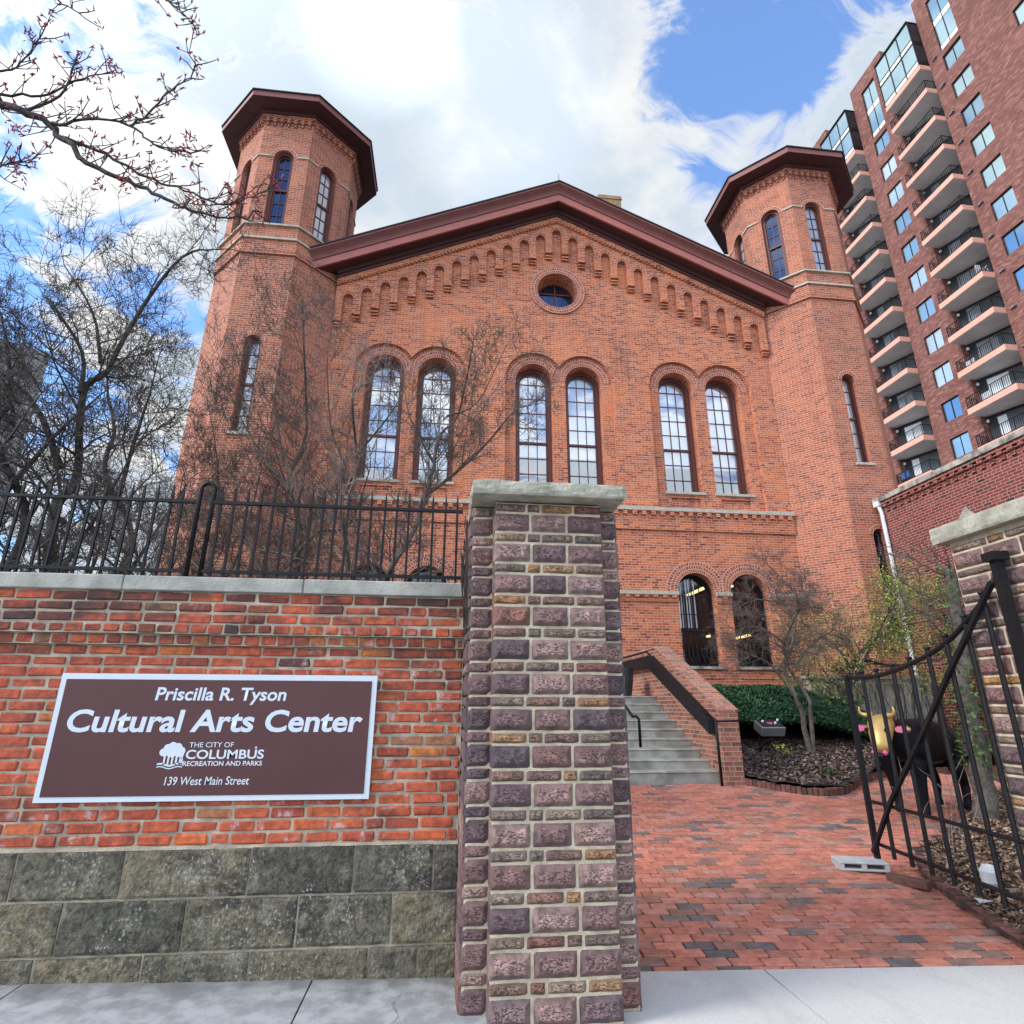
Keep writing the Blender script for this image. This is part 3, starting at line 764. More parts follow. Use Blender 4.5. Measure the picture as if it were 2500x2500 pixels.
# raking cornice
def chev(mb, z0, z1, d0, d1, e=7.34, mat=0, e2=None):
    e2 = e2 or e
    P = [(-e, slope(e, z0)), (0, z0), (e, slope(e, z0)), (e2, slope(e2, z1)), (0, z1), (-e2, slope(e2, z1))]
    prism(mb, FM, P, d0, d1, mat)
mb = MB(); chev(mb, 16.73, 16.99, -.64, -.58, 7.35, 0); mb.build('fascia', M['trim_pink'], B)
mb = MB(); chev(mb, 16.99, 17.04, -.675, -.5, 7.37)
for i in range(8):
    a = i / 8 * PI / 2; a2 = (i + 1) / 8 * PI / 2
    chev(mb, 17.04 + .22 * i / 8, 17.04 + .22 * (i + 1) / 8 + (.001 if i < 7 else 0), -.68 - .10 * (1 - math.cos(a2)), -.5, 7.40 + .01 * i)
chev(mb, 17.26, 17.33, -.80, -.5, 7.5)
mb.build('gutter_moulding', M['trim'], B)
mb = MB(); chev(mb, 16.76, 16.80, -.585, -.0, 7.3); chev(mb, 16.52, 16.76, -.23, -.18, HW - .01); chev(mb, 16.62, 16.76, -.29, -.23, HW - .01)
mb.build('soffit', M['trim_dark'], B)
mb = MB()
for s in (-1, 1):
    mb.face([FM(0, -.83, 17.37), FM(s * 7.52, -.83, 17.37 - .462 * 7.52), FM(s * 7.52, 19.5, 17.37 - .462 * 7.52), FM(0, 19.5, 17.37)])
chev(mb, 17.33, 17.37, -.83, -.45, 7.52)
mb.build('roof', M['roof'], B)
mb = MB(); tbox(mb, FM, 1.90, 2.75, 1.4, 2.2, 15.5, 19.38); tbox(mb, FM, 1.87, 2.78, 1.37, 2.23, 19.2, 19.3); mb.build('chimney', M['chim'], B)
mb = MB(); mb.tube([FM(0, -.7, 17.35), FM(0, -.7, 17.75)], .008, 5); mb.build('lightning_rod', M['iron'], B)
# windows
for c in PAIRS:
    for o in (-OFF, OFF):
        arch_window(B, FM, c + o, HWU, Z0U, ZSU, .42, 3, [7.78, 8.26, 9.23, 9.71, 10.19, 10.67], 8.74, .115, blind=7.75 if c < -3 else 8.35 if c < 3 else 8.2, sill=(.05, .05))
        w_ = arch_window(B, FM, c + o, HWL, Z0L, ZSL, .28, 4, [2.95, 3.85, 4.35], 3.42, .05, bar=.02, sill=(.09, -.07), smat='stone_dirty', fmat='iron_worn', glass='glass_low')
        g = MB()                                                     # belly grille at the foot of the window
        for i in range(8):
            u = c + o - .42 + .12 * i
            g.tube(smoothpath([FM(u, .2, 3.05), FM(u, .16, 2.8), FM(u, .05, 2.62), FM(u, .10, 2.5), FM(u, .2, 2.48)], 3), .011, 5)
        g.build('grille', M['iron'], w_)
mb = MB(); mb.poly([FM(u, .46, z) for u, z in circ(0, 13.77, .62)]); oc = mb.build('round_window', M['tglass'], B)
mb = MB(); tbox(mb, FM, -.02, .02, .42, .455, 13.17, 14.37); tbox(mb, FM, -.6, .6, .42, .455, 13.33, 13.37); tbox(mb, FM, -.6, .6, .42, .455, 13.95, 13.99)
mb.strip([FM(u, .44, z) for u, z in circ(0, 13.77, .61)], [FM(u, .44, z) for u, z in circ(0, 13.77, .55)], 0, True); mb.build('muntins', M['frame'], oc)
# rooms behind the glass
def room(name, z0, z1, mat):
    mb = MB(); x0, x1, y0, y1 = -HW + .3, HW - .3, .48, 6.5
    c = [Vector((x, y, z)) for z in (z0, z1) for y in (y0, y1) for x in (x0, x1)]
    mb.grid(c, [(0, 2, 3, 1), (4, 5, 7, 6), (2, 6, 7, 3), (0, 4, 6, 2), (1, 3, 7, 5)]); mb.build(name, M[mat], B)
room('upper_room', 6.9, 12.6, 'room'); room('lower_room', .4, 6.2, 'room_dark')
for (x0, y0, y1, z) in ((3.25, .7, 1.6, 4.45), (4.35, 1.3, 2.6, 4.75), (5.0, .9, 2.0, 4.75), (5.3, .8, 2.0, 3.35), (4.9, 1.6, 2.6, 3.5)):
    mb = MB(); mb.box(x0, x0 + .10, y0, y1, z, z + .05); mb.build('strip_lamp', M['tube'], B)
mb = MB()
for i in range(9): mb.box(3.1 + i * .075, 3.13 + i * .075, .48, .5, 3.5, 5.0)
mb.build('vertical_blind', M['blind'], B)
mb = MB()
for y in (1.2, 2.6, 4.0): mb.box(-6, 6, y, y + .18, 11.5, 11.8)
mb.tube([FM(1.2, 1.5, 7.2), FM(1.6, 1.2, 8.4)], .06, 4); mb.tube([FM(5.2, 1.5, 7.3), FM(4.6, 1.2, 8.2)], .06, 4)
mb.build('wooden_beam', M['beam'], B)

# --- corner towers
AP = 1.75
def oct_map(cx, cy, ap, k):
    a = -PI / 2 + k * PI / 4; n = Vector((math.cos(a), math.sin(a), 0)); t = Vector((-n.y, n.x, 0)); c = Vector((cx, cy, 0))
    return lambda u, d, z: c + n * (ap - d) + t * u + Vector((0, 0, z))
TAN = math.tan(PI / 8)
def oct_pts(cx, cy, ap, z): return [(cx + ap / math.cos(PI / 8) * math.cos(-PI / 2 + PI / 8 + k * PI / 4), cy + ap / math.cos(PI / 8) * math.sin(-PI / 2 + PI / 8 + k * PI / 4), z) for k in range(8)]
def oct_band(mb, cx, cy, ap, z0, z1, mat=0, lid=True, inn=.3):
    a, b = oct_pts(cx, cy, ap, z0), oct_pts(cx, cy, ap, z1); mb.strip(a, b, mat, True)
    if lid:
        mb.strip(a, oct_pts(cx, cy, ap - inn, z0), mat, True); mb.strip(b, oct_pts(cx, cy, ap - inn, z1), mat, True)
for side in (-1, 1):
    tx, ty = side * 8.395, .73
    wl = MB()
    for k in range(8):
        T = oct_map(tx, ty, AP, k); h = AP * TAN
        holes = [arch(0, .21, 7.95, 10.58), arch(0, .19, 3.2, 5.85)] if k == 0 else []
        if k == 0 and side < 0: holes = holes[:1]
        wall_face(wl, T, [(-h, -.1), (h, -.1), (h, 13.42), (-h, 13.42)], holes, 0, [.16] * len(holes))
        for hh, zs in zip(holes, (10.58, 5.85)):
            hw = hh[-1][0]
            ring_part('arch_ring', T, 0, zs, hw, hw + .12, -.012, .012, n=14)
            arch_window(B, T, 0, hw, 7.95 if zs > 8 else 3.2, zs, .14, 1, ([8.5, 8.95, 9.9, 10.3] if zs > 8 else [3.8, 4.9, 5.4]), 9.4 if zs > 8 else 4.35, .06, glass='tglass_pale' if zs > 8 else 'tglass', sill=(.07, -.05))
        A2 = AP - .03; T2 = oct_map(tx, ty, A2, k); h2 = A2 * TAN
        wall_face(wl, T2, [(-h2, 14.4), (h2, 14.4), (h2, 18.66), (-h2, 18.66)], [arch(0, .29, 14.46, 17.0)], 0, [.18])
        ring_part('arch_ring', T2, 0, 17.0, .29, .42, -.012, .012, n=16)
        arch_window(B, T2, 0, .29, 14.46, 17.0, .10, 2, [14.97, 15.42, 16.33, 16.75], 15.88, .085, glass='tglass' if (side < 0 and k == 0) or (side > 0 and k == 7) else 'tglass_pale')  # painted reflection tint chosen face by face
        for a, b in ((-h2 - .01, -.41), (.41, h2 + .01)): st = MB(); tbox(st, T2, a, b, -.035, .0, 17.0, 17.05); st.build('stone_band', M['stone'], B)
        dn = MB(); comb(dn, T2, -h2, h2, .18, .10, 18.30, 18.52, -.085, 0, .06); comb(dn, T2, -h2, h2, .18, .06, 18.22, 18.46, -.045, 0, .06); dn.build('tower_corbels', M['facade_tower'], B)
    oct_band(wl, tx, ty, AP + .06, 13.40, 13.47); oct_band(wl, tx, ty, AP + .03, 13.47, 13.90); oct_band(wl, tx, ty, AP, 13.95, 14.41)
    oct_band(wl, tx, ty, AP + .08, 18.50, 18.64)
    for ap_, z0, z1 in ((AP + .08, 13.90, 13.96), (AP + .065, 14.40, 14.455)): st = MB(); oct_band(st, tx, ty, ap_, z0, z1); st.build('stone_band', M['stone'], B)
    wl.build('tower_wall', M['facade_tower'], B)
    ev = MB(); oct_band(ev, tx, ty, 2.30, 18.68, 18.90, 0, False); ev.build('tower_fascia', M['trim'], B)
    ev = MB(); ev.strip(oct_pts(tx, ty, 2.295, 18.685), oct_pts(tx, ty, 1.6, 18.645), 0, True); oct_band(ev, tx, ty, AP + .13, 18.56, 18.66); ev.build('tower_soffit', M['trim_dark'], B)
    ev = MB(); ev.strip(oct_pts(tx, ty, 2.34, 18.90), oct_pts(tx, ty, .05, 19.5), 0, True); oct_band(ev, tx, ty, 2.34, 18.88, 18.915); ev.build('tower_roof', M['roof'], B)

# ================================================================== RED BRICK WING on the right
WX = 11.5
Wg = thing('brick_wing', 'dark red brick side wing with a pale coping and dentils running towards the street', 'building', (WX, 9, 0))
WM = lambda u, d, z: Vector((d, u, z))             # u along y, depth to +x
mb = MB(); wall_face(mb, WM, [(-6.5, -.1), (4.95, -.1), (4.95, 6.72), (-6.5, 6.72)]); mb.box(.25, 9, -6.5, 4.9, 0, 6.6); mb.build('wall', M['wing'], Wg)
mb = MB(); mb.box(-.14, .5, -6.55, 4.85, 6.70, 6.83); mb.build('coping', M['stone_dirty'], Wg)
mb = MB(); comb(mb, WM, -6.5, 4.85, .24, .12, 6.53, 6.70, -.10, 0, .08); mb.build('dentil_course', M['wing'], Wg)
mb = MB(); comb(mb, WM, -6.5, 4.85, .24, .11, 6.43, 6.60, -.05, 0, .04); mb.build('dentil_course', M['wing'], Wg)
mb = MB(); mb.tube([(-.10, 4.70, 6.62), (-.08, 4.66, 6.4), (-.08, 4.62, .3)], .05, 8); mb.box(-.16, .02, 4.62, 4.82, 6.6, 6.74); mb.build('downspout', M['white'], Wg)
mb = MB(); dq = [(2.61, 5.44), (2.27, 5.77), (1.98, 5.42), (2.3, 5.08)]
mb.poly([(-.03, u, z) for u, z in dq]); mb.strip([(-.03, u, z) for u, z in dq], [(.01, u, z) for u, z in dq], 0, True); mb.build('stone_plaque', M['concrete'], Wg)

# low concrete wall behind the bed
t_ = thing('concrete_wall', 'low grey concrete wall netted with bare vine stems beside the brick wing', 'wall', (9.7, 13.0, .6))
mb = MB(); mb.box(-1.45, 1.5, 0, .3, 0, 1.50); mb.box(-1.5, 1.55, -.03, .33, 1.50, 1.58); mb.build('wall', M['concrete'], t_)
mb = MB(); random.seed(8)
for i in range(46):
    x = random.uniform(-1.4, 1.4); p = [(x, -.012, 0)]
    for j in range(6): p.append((p[-1][0] + random.uniform(-.12, .12), -.014, .28 * (j + 1)))
    p = [q for q in p if q[2] < 1.52]; mb.tube(p, .006, 3)
mb.build('vine_stems', M['twig_dark'], t_)

# ================================================================== APARTMENT TOWER (own slightly turned frame)
A = thing('apartment_tower', 'tall dark brick apartment tower with stacked salmon-edged balconies and pale mirror windows', 'building', (0, 0, 0), None, rad(1.3))
AX = 35.
AM = lambda u, d, z: Vector((AX + d, u, z))
FL = 2.745; ZB = 25.92; FLOORS = range(-6, 8)
SEG = [((6., 26.7), ((24.2, 25.72), (19.55, 21.05), (14.8, 16.3))), ((30.15, 33.8), ((31.25, 32.73),)), ((37.3, 44.5), ((39.5, 41.),))]
wl = MB()
for (u0, u1), cols in SEG:
    hs, rv = [], []
    for a, b in cols:
        for k in FLOORS:
            hs.append([(a, ZB + FL * k), (a, ZB + FL * k + 1.5), (b, ZB + FL * k + 1.5), (b, ZB + FL * k)]); rv.append(.16)
        hs.append([(a, 47.15), (a, 52.45), (b, 52.45), (b, 47.15)]); rv.append(.16)
    wall_face(wl, AM, [(u0, -.4), (u1, -.4), (u1, 53.95), (u0, 53.95)], hs, 0, rv)
    # returns into the balcony recesses, roof
    for u in (u0, u1): wl.face([AM(u, 0, -.4), AM(u, 4, -.4), AM(u, 4, 53.95), AM(u, 0, 53.95)])
    wl.face([AM(u0, 0, 53.95), AM(u1, 0, 53.95), AM(u1, 16, 53.95), AM(u0, 16, 53.95)])
wl.face([AM(26.7, 16, 0), AM(37.3, 16, 0), AM(37.3, 16, 53), AM(26.7, 16, 53)])
wl.face([AM(6, 0, -.4), AM(6, 16, -.4), AM(6, 16, 53.95), AM(6, 0, 53.95)]); wl.face([AM(44.5, 0, -.4), AM(44.5, 16, -.4), AM(44.5, 16, 53.95), AM(44.5, 0, 53.95)])
wl.build('wall', M['apt'], A)
def apt_window(a, b, z0, z1, big):
    f = MB(); t = .055
    for p, q in ((a, a + t), (b - t, b), ((a + b) / 2 - t / 2, (a + b) / 2 + t / 2)): tbox(f, AM, p, q, .11, .17, z0, z1)
    for p, q in ((z0, z0 + t), (z1 - t, z1)): tbox(f, AM, a, b, .105, .172, p, q)
    o = f.build('window', M['iron'], A)
    g = MB()
    if big:
        zm = 49.75
        for p, q in ((z0 + .62, zm), (zm + .62, z1)): g.face([AM(a, .14, p), AM(b, .14, p), AM(b, .14, q), AM(a, .14, q)])
        pn = MB()
        for p, q in ((z0 + .04, z0 + .55), (zm + .04, zm + .55)): tbox(pn, AM, a + .05, b - .05, .12, .135, p, q)
        pn.build('spandrel', M['cream'], o)
    else:
        h = random.uniform(-.01, .01)
        g.face([AM(a, .14, z0), AM((a + b) / 2, .14 + h, z0), AM((a + b) / 2, .14 + h, z1), AM(a, .14, z1)]); g.face([AM((a + b) / 2, .14, z0), AM(b, .14 + h, z0), AM(b, .14, z1), AM((a + b) / 2, .14 - h, z1)])
    g.build('pane', M['apt_glass'] if big else M[random.choice(('apt_glass', 'apt_glass', 'apt_glass_pale', 'apt_glass_blue'))], o)
random.seed(5)
for (u0, u1), cols in SEG[:2]:
    for a, b in cols:
        for k in FLOORS:
            if ZB + FL * k > 14: apt_window(a, b, ZB + FL * k, ZB + FL * k + 1.5, False)
        apt_window(a, b, 47.15, 52.45, True)
# balconies
def rails(mb, pts, z0, h):
    for a, b in zip(pts, pts[1:]):
        a, b = Vector(a), Vector(b); n = max(int((b - a).length / .125), 1)
        for i in range(n + 1):
            p = a + (b - a) * i / n; w_ = .022 if i % 6 == 0 else .011
            mb.box(p.x - w_, p.x + w_, p.y - w_, p.y + w_, z0, z0 + h)
        d = (b - a).normalized(); 
        for z in (z0 + .06, z0 + h): mb.tube([a + Vector((0, 0, z)), b + Vector((0, 0, z))], .028, 4)
def balcony(u0, u1, z):
    s = MB(); s.box(AX - .87, AX + .0, u0 + .012, u1 - .012, z, z + .40)
    o = s.build('balcony', M['slab_edge'], A)
    s = MB(); s.box(AX - .80, AX + 2.6, u0 + .03, u1 - .03, z - .03, z - .003); s.box(AX + .003, AX + 2.6, u0 + .03, u1 - .03, z, z + .38); s.build('slab', M['slab'], o)
    r = MB(); rails(r, [(AX - .02, u0 + .06, 0), (AX - .81, u0 + .06, 0), (AX - .81, u1 - .06, 0), (AX - .02, u1 - .06, 0)], z + .40, .82); r.build('railing', M['iron'], o)
    return o
BAYS = ((26.7, 30.15), (33.8, 37.3))
for u0, u1 in BAYS:
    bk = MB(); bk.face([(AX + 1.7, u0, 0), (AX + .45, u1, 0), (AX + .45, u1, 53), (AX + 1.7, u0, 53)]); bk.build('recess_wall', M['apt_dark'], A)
    for j in range(0, 14):
        z = 44.38 - FL * j
        if z > 9: balcony(u0, u1, z)
    # sliding doors, a few with pale curtains
    for j in range(0, 13):
        z = 44.38 - FL * j + .42
        gl = MB(); 
        def P(f, h): return (AX + 1.62 - 1.22 * f, u0 + .05 + (u1 - u0 - .1) * f, z + h)
        gl.face([P(.12, 0), P(.86, 0), P(.86, 2.1), P(.12, 2.1)]); o = gl.build('sliding_door', M['far_glass'], A)
        c = MB(); a = random.choice((.62, .70, .5)); c.face([(P(a, 0)[0] - .03, *P(a, 0)[1:]), (P(.84, 0)[0] - .03, *P(.84, 0)[1:]), (P(.84, 2.0)[0] - .03, *P(.84, 2.0)[1:]), (P(a, 2.)[0] - .03, *P(a, 2.0)[1:])])
        c.build('curtain', M['blind'] if j > 8 else M['room'], o)
        lm = MB(); lm.lathe(AX + .35, u1 - .12, [(.02, z + 2.05), (.09, z + 1.97), (.10, z + 1.87), (.05, z + 1.80)], 10); lm.build('wall_lamp', M['white'], A)
    # two-storey glazed bay at the top
    g = MB(); g.box(AX - .87, AX + 3, u0 + .01, u1 - .01, 46.75, 47.15); ph = g.build('glazed_bay', M['slab_edge'], A)
    g = MB(); g.box(AX - .80, AX + 3, u0 + .03, u1 - .03, 46.71, 46.745); g.build('slab', M['slab'], ph)
    fr = MB(); x = AX - .84
    for i in range(4): u = u0 + .03 + (u1 - u0 - .06) * i / 3; fr.box(x - .03, x + .05, u - .04, u + .04, 47.15, 51.75)
    for z in (47.15, 47.62, 49.38, 49.45, 49.9, 51.68): fr.box(x - .025, x + .05, u0 + .03, u1 - .03, z, z + .07)
    fr.box(x - .10, AX + 4, u0 - .0, u1, 51.75, 51.86)
    for z in (47.2, 49.4): fr.box(x, AX, u0 + .02, u0 + .08, z, z + .4)
    fr.build('mullions', M['iron'], ph)
    g = MB()
    for z0, z1 in ((47.69, 49.38), (49.97, 51.68)): g.face([(x, u0 + .05, z0), (x, u1 - .05, z0), (x, u1 - .05, z1), (x, u0 + .05, z1)])
    g.build('pane', M['apt_glass'], ph)
    for z0, z1 in ((47.22, 47.62), (49.52, 49.9)): g = MB(); g.face([(x, u0 + .05, z0), (x, u1 - .05, z0), (x, u1 - .05, z1), (x, u0 + .05, z1)]); g.build('spandrel', M['cream'], ph)
    for us in (u0 + .04, u1 - .04): g = MB(); g.face([(x, us, 47.15), (AX + 2, us, 47.15), (AX + 2, us, 51.75), (x, us, 51.75)]); g.build('side_pane', M['apt_dark'], ph)
for k in FLOORS:                                                     # small flue vents beside the balconies
    z = ZB + FL * k + 2.0; v = MB(); tbox(v, AM, 26.0, 26.4, -.13, 0, z, z + .09); v.box(AX - .2, AX - .1, 26.02, 26.12, z - .01, z + .1)
    if z > 16: v.build('flue_vent', M['steel'], A)
def prop(name, label, cat, loc, parts, group=None):
    """furniture on the balconies, placed in the tower's frame"""
    R = Matrix.Rotation(rad(1.3), 3, 'Z'); o = thing(name, label, cat, R @ Vector(loc), group, rad(1.3))
    for n, m, boxes in parts:
        b = MB()
        for q in boxes: b.box(*q)
        b.build(n, M[m], o)
    return o
zb = lambda j: 44.38 - FL * j + .405
prop('plastic_chair', 'white slatted plastic chair at the open corner of an upper balcony in the nearer stack', 'chair', (AX - .45, 27.05, zb(6)),
     [('seat', 'white', [(-.22, .22, -.22, .22, .36, .40)]), ('backrest', 'white', [(-.22 + .1 * i, -.15 + .1 * i, .18, .22, .40, .95) for i in range(5)]), ('armrest', 'white', [(-.26, -.22, -.22, .22, .58, .62), (.22, .26, -.22, .22, .58, .62)])] +
     [('leg', 'white', [(x, x + .04, y, y + .04, 0, .36)]) for x in (-.22, .18) for y in (-.22, .18)])
prop('towel', 'white towel over the balcony edge above the wide hung sheet', 'towel', (AX - .70, 29.2, zb(8)), [('cloth', 'white', [(-.01, .01, -.32, .32, .0, .45)])], 'cloths on the balconies')
prop('towel', 'wide white sheet hung behind a low balcony railing of the nearer stack', 'towel', (AX - .70, 28.8, zb(9)), [('cloth', 'white', [(-.01, .01, -.4, .4, .0, .55)])], 'cloths on the balconies')
prop('lounge_chair', 'blue fabric balcony chair behind the railing in the farther stack', 'chair', (AX - .5, 36.2, zb(10)), [('seat', 'blue', [(-.25, .25, -.35, .35, .3, .38)]), ('backrest', 'blue', [(-.25, -.2, -.35, .35, .38, .85)])])
prop('screen', 'white folding screen standing on a low balcony of the farther stack', 'screen', (AX - .6, 36.3, zb(11)), [('panel', 'white', [(-.02, .02, -.35, .35, 0, 1.0)])])

# far grey tower at the left
t_ = thing('office_tower', 'mottled grey concrete high-rise far behind the bare trees at the left edge', 'building', (-44, 60, 0), None, rad(36))
mb = MB(); mb.box(-26, 0, 0, 14, 0, 37.6); mb.build('wall', M['far'], t_)
for i in range(4, 11):
    for j in range(10): mb = MB(); mb.box(-25 + 2.5 * j, -23.6 + 2.5 * j, -.06, .1, 3 + 3.1 * i, 4.7 + 3.1 * i); mb.build('window', M['far_glass'], t_)

# ================================================================== STREET WALL
random.seed(11)
WY = 4.08
SW = thing('street_wall', 'old orange brick street wall on a weathered sandstone plinth under a grey coping', 'wall', (-3, WY, 0))
L0, L1 = -4.6, .115
CH = (2.186 - .688) / 22
bk, mo = MB(), MB()
def wl_brick(x0, x1, y, z0, z1):
    m = .0048
    T = Matrix.Translation(((x0 + x1) / 2 + 3, y - WY + .05, (z0 + z1) / 2)) @ Matrix.Rotation(random.gauss(0, .006), 4, 'Y') @ Matrix.Rotation(random.gauss(0, .012), 4, 'X') @ Matrix.Rotation(random.gauss(0, .006), 4, 'Z')
    hx, hz = (x1 - x0) / 2 - m - random.uniform(0, .003), (z1 - z0) / 2 - m - random.uniform(0, .002)
    bk.bbox(-hx, hx, -.05 + random.gauss(0, .0022), .05, -hz, hz, random.uniform(.005, .012), 0, min(max(random.gauss(.5, .22), .0), .99), T, .0032)
for r in range(22):
    z0 = .688 + r * CH; k = 21 - r
    y = WY - .055 if k < 4 else WY - .028 if k == 4 else WY
    hd = k in (3, 4)
    bw = .107 if hd else .213
    x = L0 - random.random() * .1 + (bw / 2 if r % 2 else 0)
    while x < L1:
        w_ = bw + random.gauss(0, .004)
        if not hd and random.random() < .08: w_ *= .55
        x1 = min(x + w_, L1)
        if x1 - x > .03: wl_brick(x, x1, y, z0, z0 + CH)
        x += w_
wall_o = bk.build('brickwork', M['brick_near'], SW)
for y, z0, z1 in ((WY + .0085, .68, .688 + 17 * CH), (WY - .0195, .688 + 17 * CH, .688 + 18 * CH), (WY - .0465, .688 + 18 * CH, 2.19)):
    n = 90
    for i in range(n):                                               # uneven mortar bed, struck a little behind the bricks
        a, b = L0 + (L1 - L0) * i / n, L0 + (L1 - L0) * (i + 1) / n
        mo.face([(a + 3, y - WY, z0), (b + 3, y - WY, z0), (b + 3, y - WY, z1), (a + 3, y - WY, z1)])
mo.box(L0 + 3, L1 + 3, .05, .36, .0, 2.18)
mo.build('mortar', M['mortar_near'], SW)
# sandstone plinth: rough ashlar blocks
st = MB(); jn = MB()
rows = [(.43, .685, [-5, -4.2, -3.4, -2.38, -1.80, -1.10, -.50, -.03, .13]), (.165, .425, [-5, -4.4, -3.5, -2.8, -2.08, -1.42, -.80, -.26, .13]), (-.12, .16, [-5, -4, -3.3, -2.7, -2.17, -1.61, -1.04, -.38, -.10, .13])]
def rough_block(mb, x0, x1, z0, z1, y, depth, amp, nx, nz, r, ysign=-1, edge=.012, bulge=.0, seed=0., axis='x'):
    """block with a displaced front; front faces -y (axis x) or -x (axis y)"""
    g = []
    for j in range(nz + 1):
        for i in range(nx + 1):
            a, b = i / nx, j / nz
            x, z = x0 + (x1 - x0) * a, z0 + (z1 - z0) * b
            e = min(a * (x1 - x0), (1 - a) * (x1 - x0), b * (z1 - z0), (1 - b) * (z1 - z0))
            q = min(max(e / (edge * (1 + .45 * mnoise.noise(Vector((x * 21, z * 21, seed + 9))))), 0), 1.)
            if bulge == 0: q = q * q * (3 - 2 * q)
            nz_ = mnoise.noise(Vector((x * 9 + seed, z * 9, seed * 1.7))) + .55 * mnoise.noise(Vector((x * 23, z * 23 + seed, 2.))) + .3 * mnoise.noise(Vector((x * 55, z * 55, seed)))
            h = (-(1 - q) * edge * .8 + q * amp * nz_) if bulge == 0 else q * (bulge + amp * nz_)
            ej = .003 * mnoise.noise(Vector((x * 14, z * 14, seed + 5)))
            g.append((x + ej, y - h, z + ej) if axis == 'x' else (y - h, x + ej, z + ej))
    F = [(j * (nx + 1) + i, j * (nx + 1) + i + 1, (j + 1) * (nx + 1) + i + 1, (j + 1) * (nx + 1) + i) for j in range(nz) for i in range(nx)]
    UV = [tuple((i % (nx + 1) / nx, i // (nx + 1) / nz) for i in f) for f in F]
    mb.grid(g, F, 0, r, UV)
    B_ = [i for i in range(nx + 1)] + [j * (nx + 1) + nx for j in range(1, nz + 1)] + [nz * (nx + 1) + i for i in range(nx - 1, -1, -1)] + [j * (nx + 1) for j in range(nz - 1, 0, -1)]
    ed = [g[i] for i in B_]; bk_ = [((p[0], y + depth, p[2]) if axis == 'x' else (y + depth, p[1], p[2])) for p in ed]
    mb.strip(ed, bk_, 0, True, [((0., 0.),) * 4] * len(ed), r)
for z0, z1, js in rows:
    for a, b in zip(js, js[1:]):
        if b > L0: rough_block(st, a + .006 + 3, b - .006 + 3, z0 + .005, z1 - .005, -.028 - random.uniform(0, .012), .2, .007, max(int((b - a) / .018), 6), 16, random.random(), seed=random.random() * 50, edge=.008)
st.build('plinth', M['ashlar'], SW)
jn.box(-2, L1 + 3, -.0195, .3, -.3, .683); jn.box(-2, L1 + 3, -.03, .1, .676, .690); jn.build('mortar', M['mortar_near'], SW)
cp = MB(); CJ = [-5.6, -4.3, -3.2, -2.11, -.97, .125]
for a, b in zip(CJ, CJ[1:]): cp.bbox(a + .003 + 3, b - .003 + 3, -.075, .42, 2.188, 2.285, .006, 0, 0, None, .001)
cp.box(-2, 3.1, -.06, .4, 2.19, 2.28); cp.build('coping', M['coping'], SW)

# ---- sign
SG = thing('sign', 'maroon name sign with white border and lettering on the brick street wall', 'sign', (-1.405, WY - .03, .93))
SX, SZ = 1.405, -.93
mb = MB(); mb.box(-.962, .962, .0, .024, .003, .735); mb.build('frame', M['sign_white'], SG)
mb = MB(); mb.box(-.930, .930, -.003, .003, .033, .700); mb.build('panel', M['sign'], SG)
def text(parent, s, x0, x1, zb, cap, shear, bold, name='lettering', y=-.0045, space=1.0):
    cu = bpy.data.curves.new('t', 'FONT'); cu.body = s; cu.size = 1.; cu.shear = shear; cu.offset = bold; cu.space_character = space; cu.resolution_u = 4
    to = bpy.data.objects.new('t', cu); COL.objects.link(to); bpy.context.view_layer.update()
    me = bpy.data.meshes.new_from_object(to); bpy.data.objects.remove(to); bpy.data.curves.remove(cu)
    xs = [v.co.x for v in me.vertices]; lo, hi = min(xs), max(xs)
    kx = (x1 - x0) / (hi - lo); kz = cap / .70
    for v in me.vertices: v.co = (x0 + (v.co.x - lo) * kx, y, zb + v.co.y * kz)
    me.materials.clear(); me.materials.append(M['sign_white']); me.name = name
    o = bpy.data.objects.new(name, me); COL.objects.link(o); o.parent = parent; return o
def tx(s, X0, X1, zb, cap, shear, bold): return text(SG, s, X0 + SX, X1 + SX, zb + SZ, cap, shear, bold)
tx('Priscilla R. Tyson', -1.795, -1.005, 1.508, .076, .10, .022)
tx('Cultural Arts Center', -2.275, -.515, 1.325, .124, .10, .026)
tx('THE CITY OF', -1.545, -1.285, 1.233, .029, .0, .004)
tx('COLUMBUS', -1.557, -1.098, 1.168, .050, .0, .022)
tx('RECREATION AND PARKS', -1.566, -1.102, 1.128, .026, .0, .018)
tx('139 West Main Street', -1.655, -1.165, 1.022, .046, .12, .006)
mb = MB(); ly = -.0045
def disc(cx, cz, r, n=14): mb.poly([(cx + SX + r * math.cos(2 * PI * i / n), ly - .0002 * random.random(), cz + SZ + r * math.sin(2 * PI * i / n)) for i in range(n)])
for cx, cz, r in ((-1.690, 1.205, .022), (-1.668, 1.228, .024), (-1.640, 1.238, .026), (-1.610, 1.232, .026), (-1.587, 1.212, .024), (-1.640, 1.212, .036), (-1.60, 1.20, .022), (-1.68, 1.198, .018), (-1.585, 1.195, .018)): disc(cx, cz, r)
for i in range(5):
    x = -1.683 + .023 * i + SX; mb.face([(x, ly, 1.135 + SZ), (x + .010, ly, 1.135 + SZ), (x + .013, ly, 1.205 + SZ), (x + .001, ly, 1.205 + SZ)])
mb.face([(-1.578 + SX, ly, 1.136 + SZ), (-1.566 + SX, ly, 1.136 + SZ), (-1.575 + SX, ly, 1.20 + SZ), (-1.588 + SX, ly, 1.20 + SZ)])
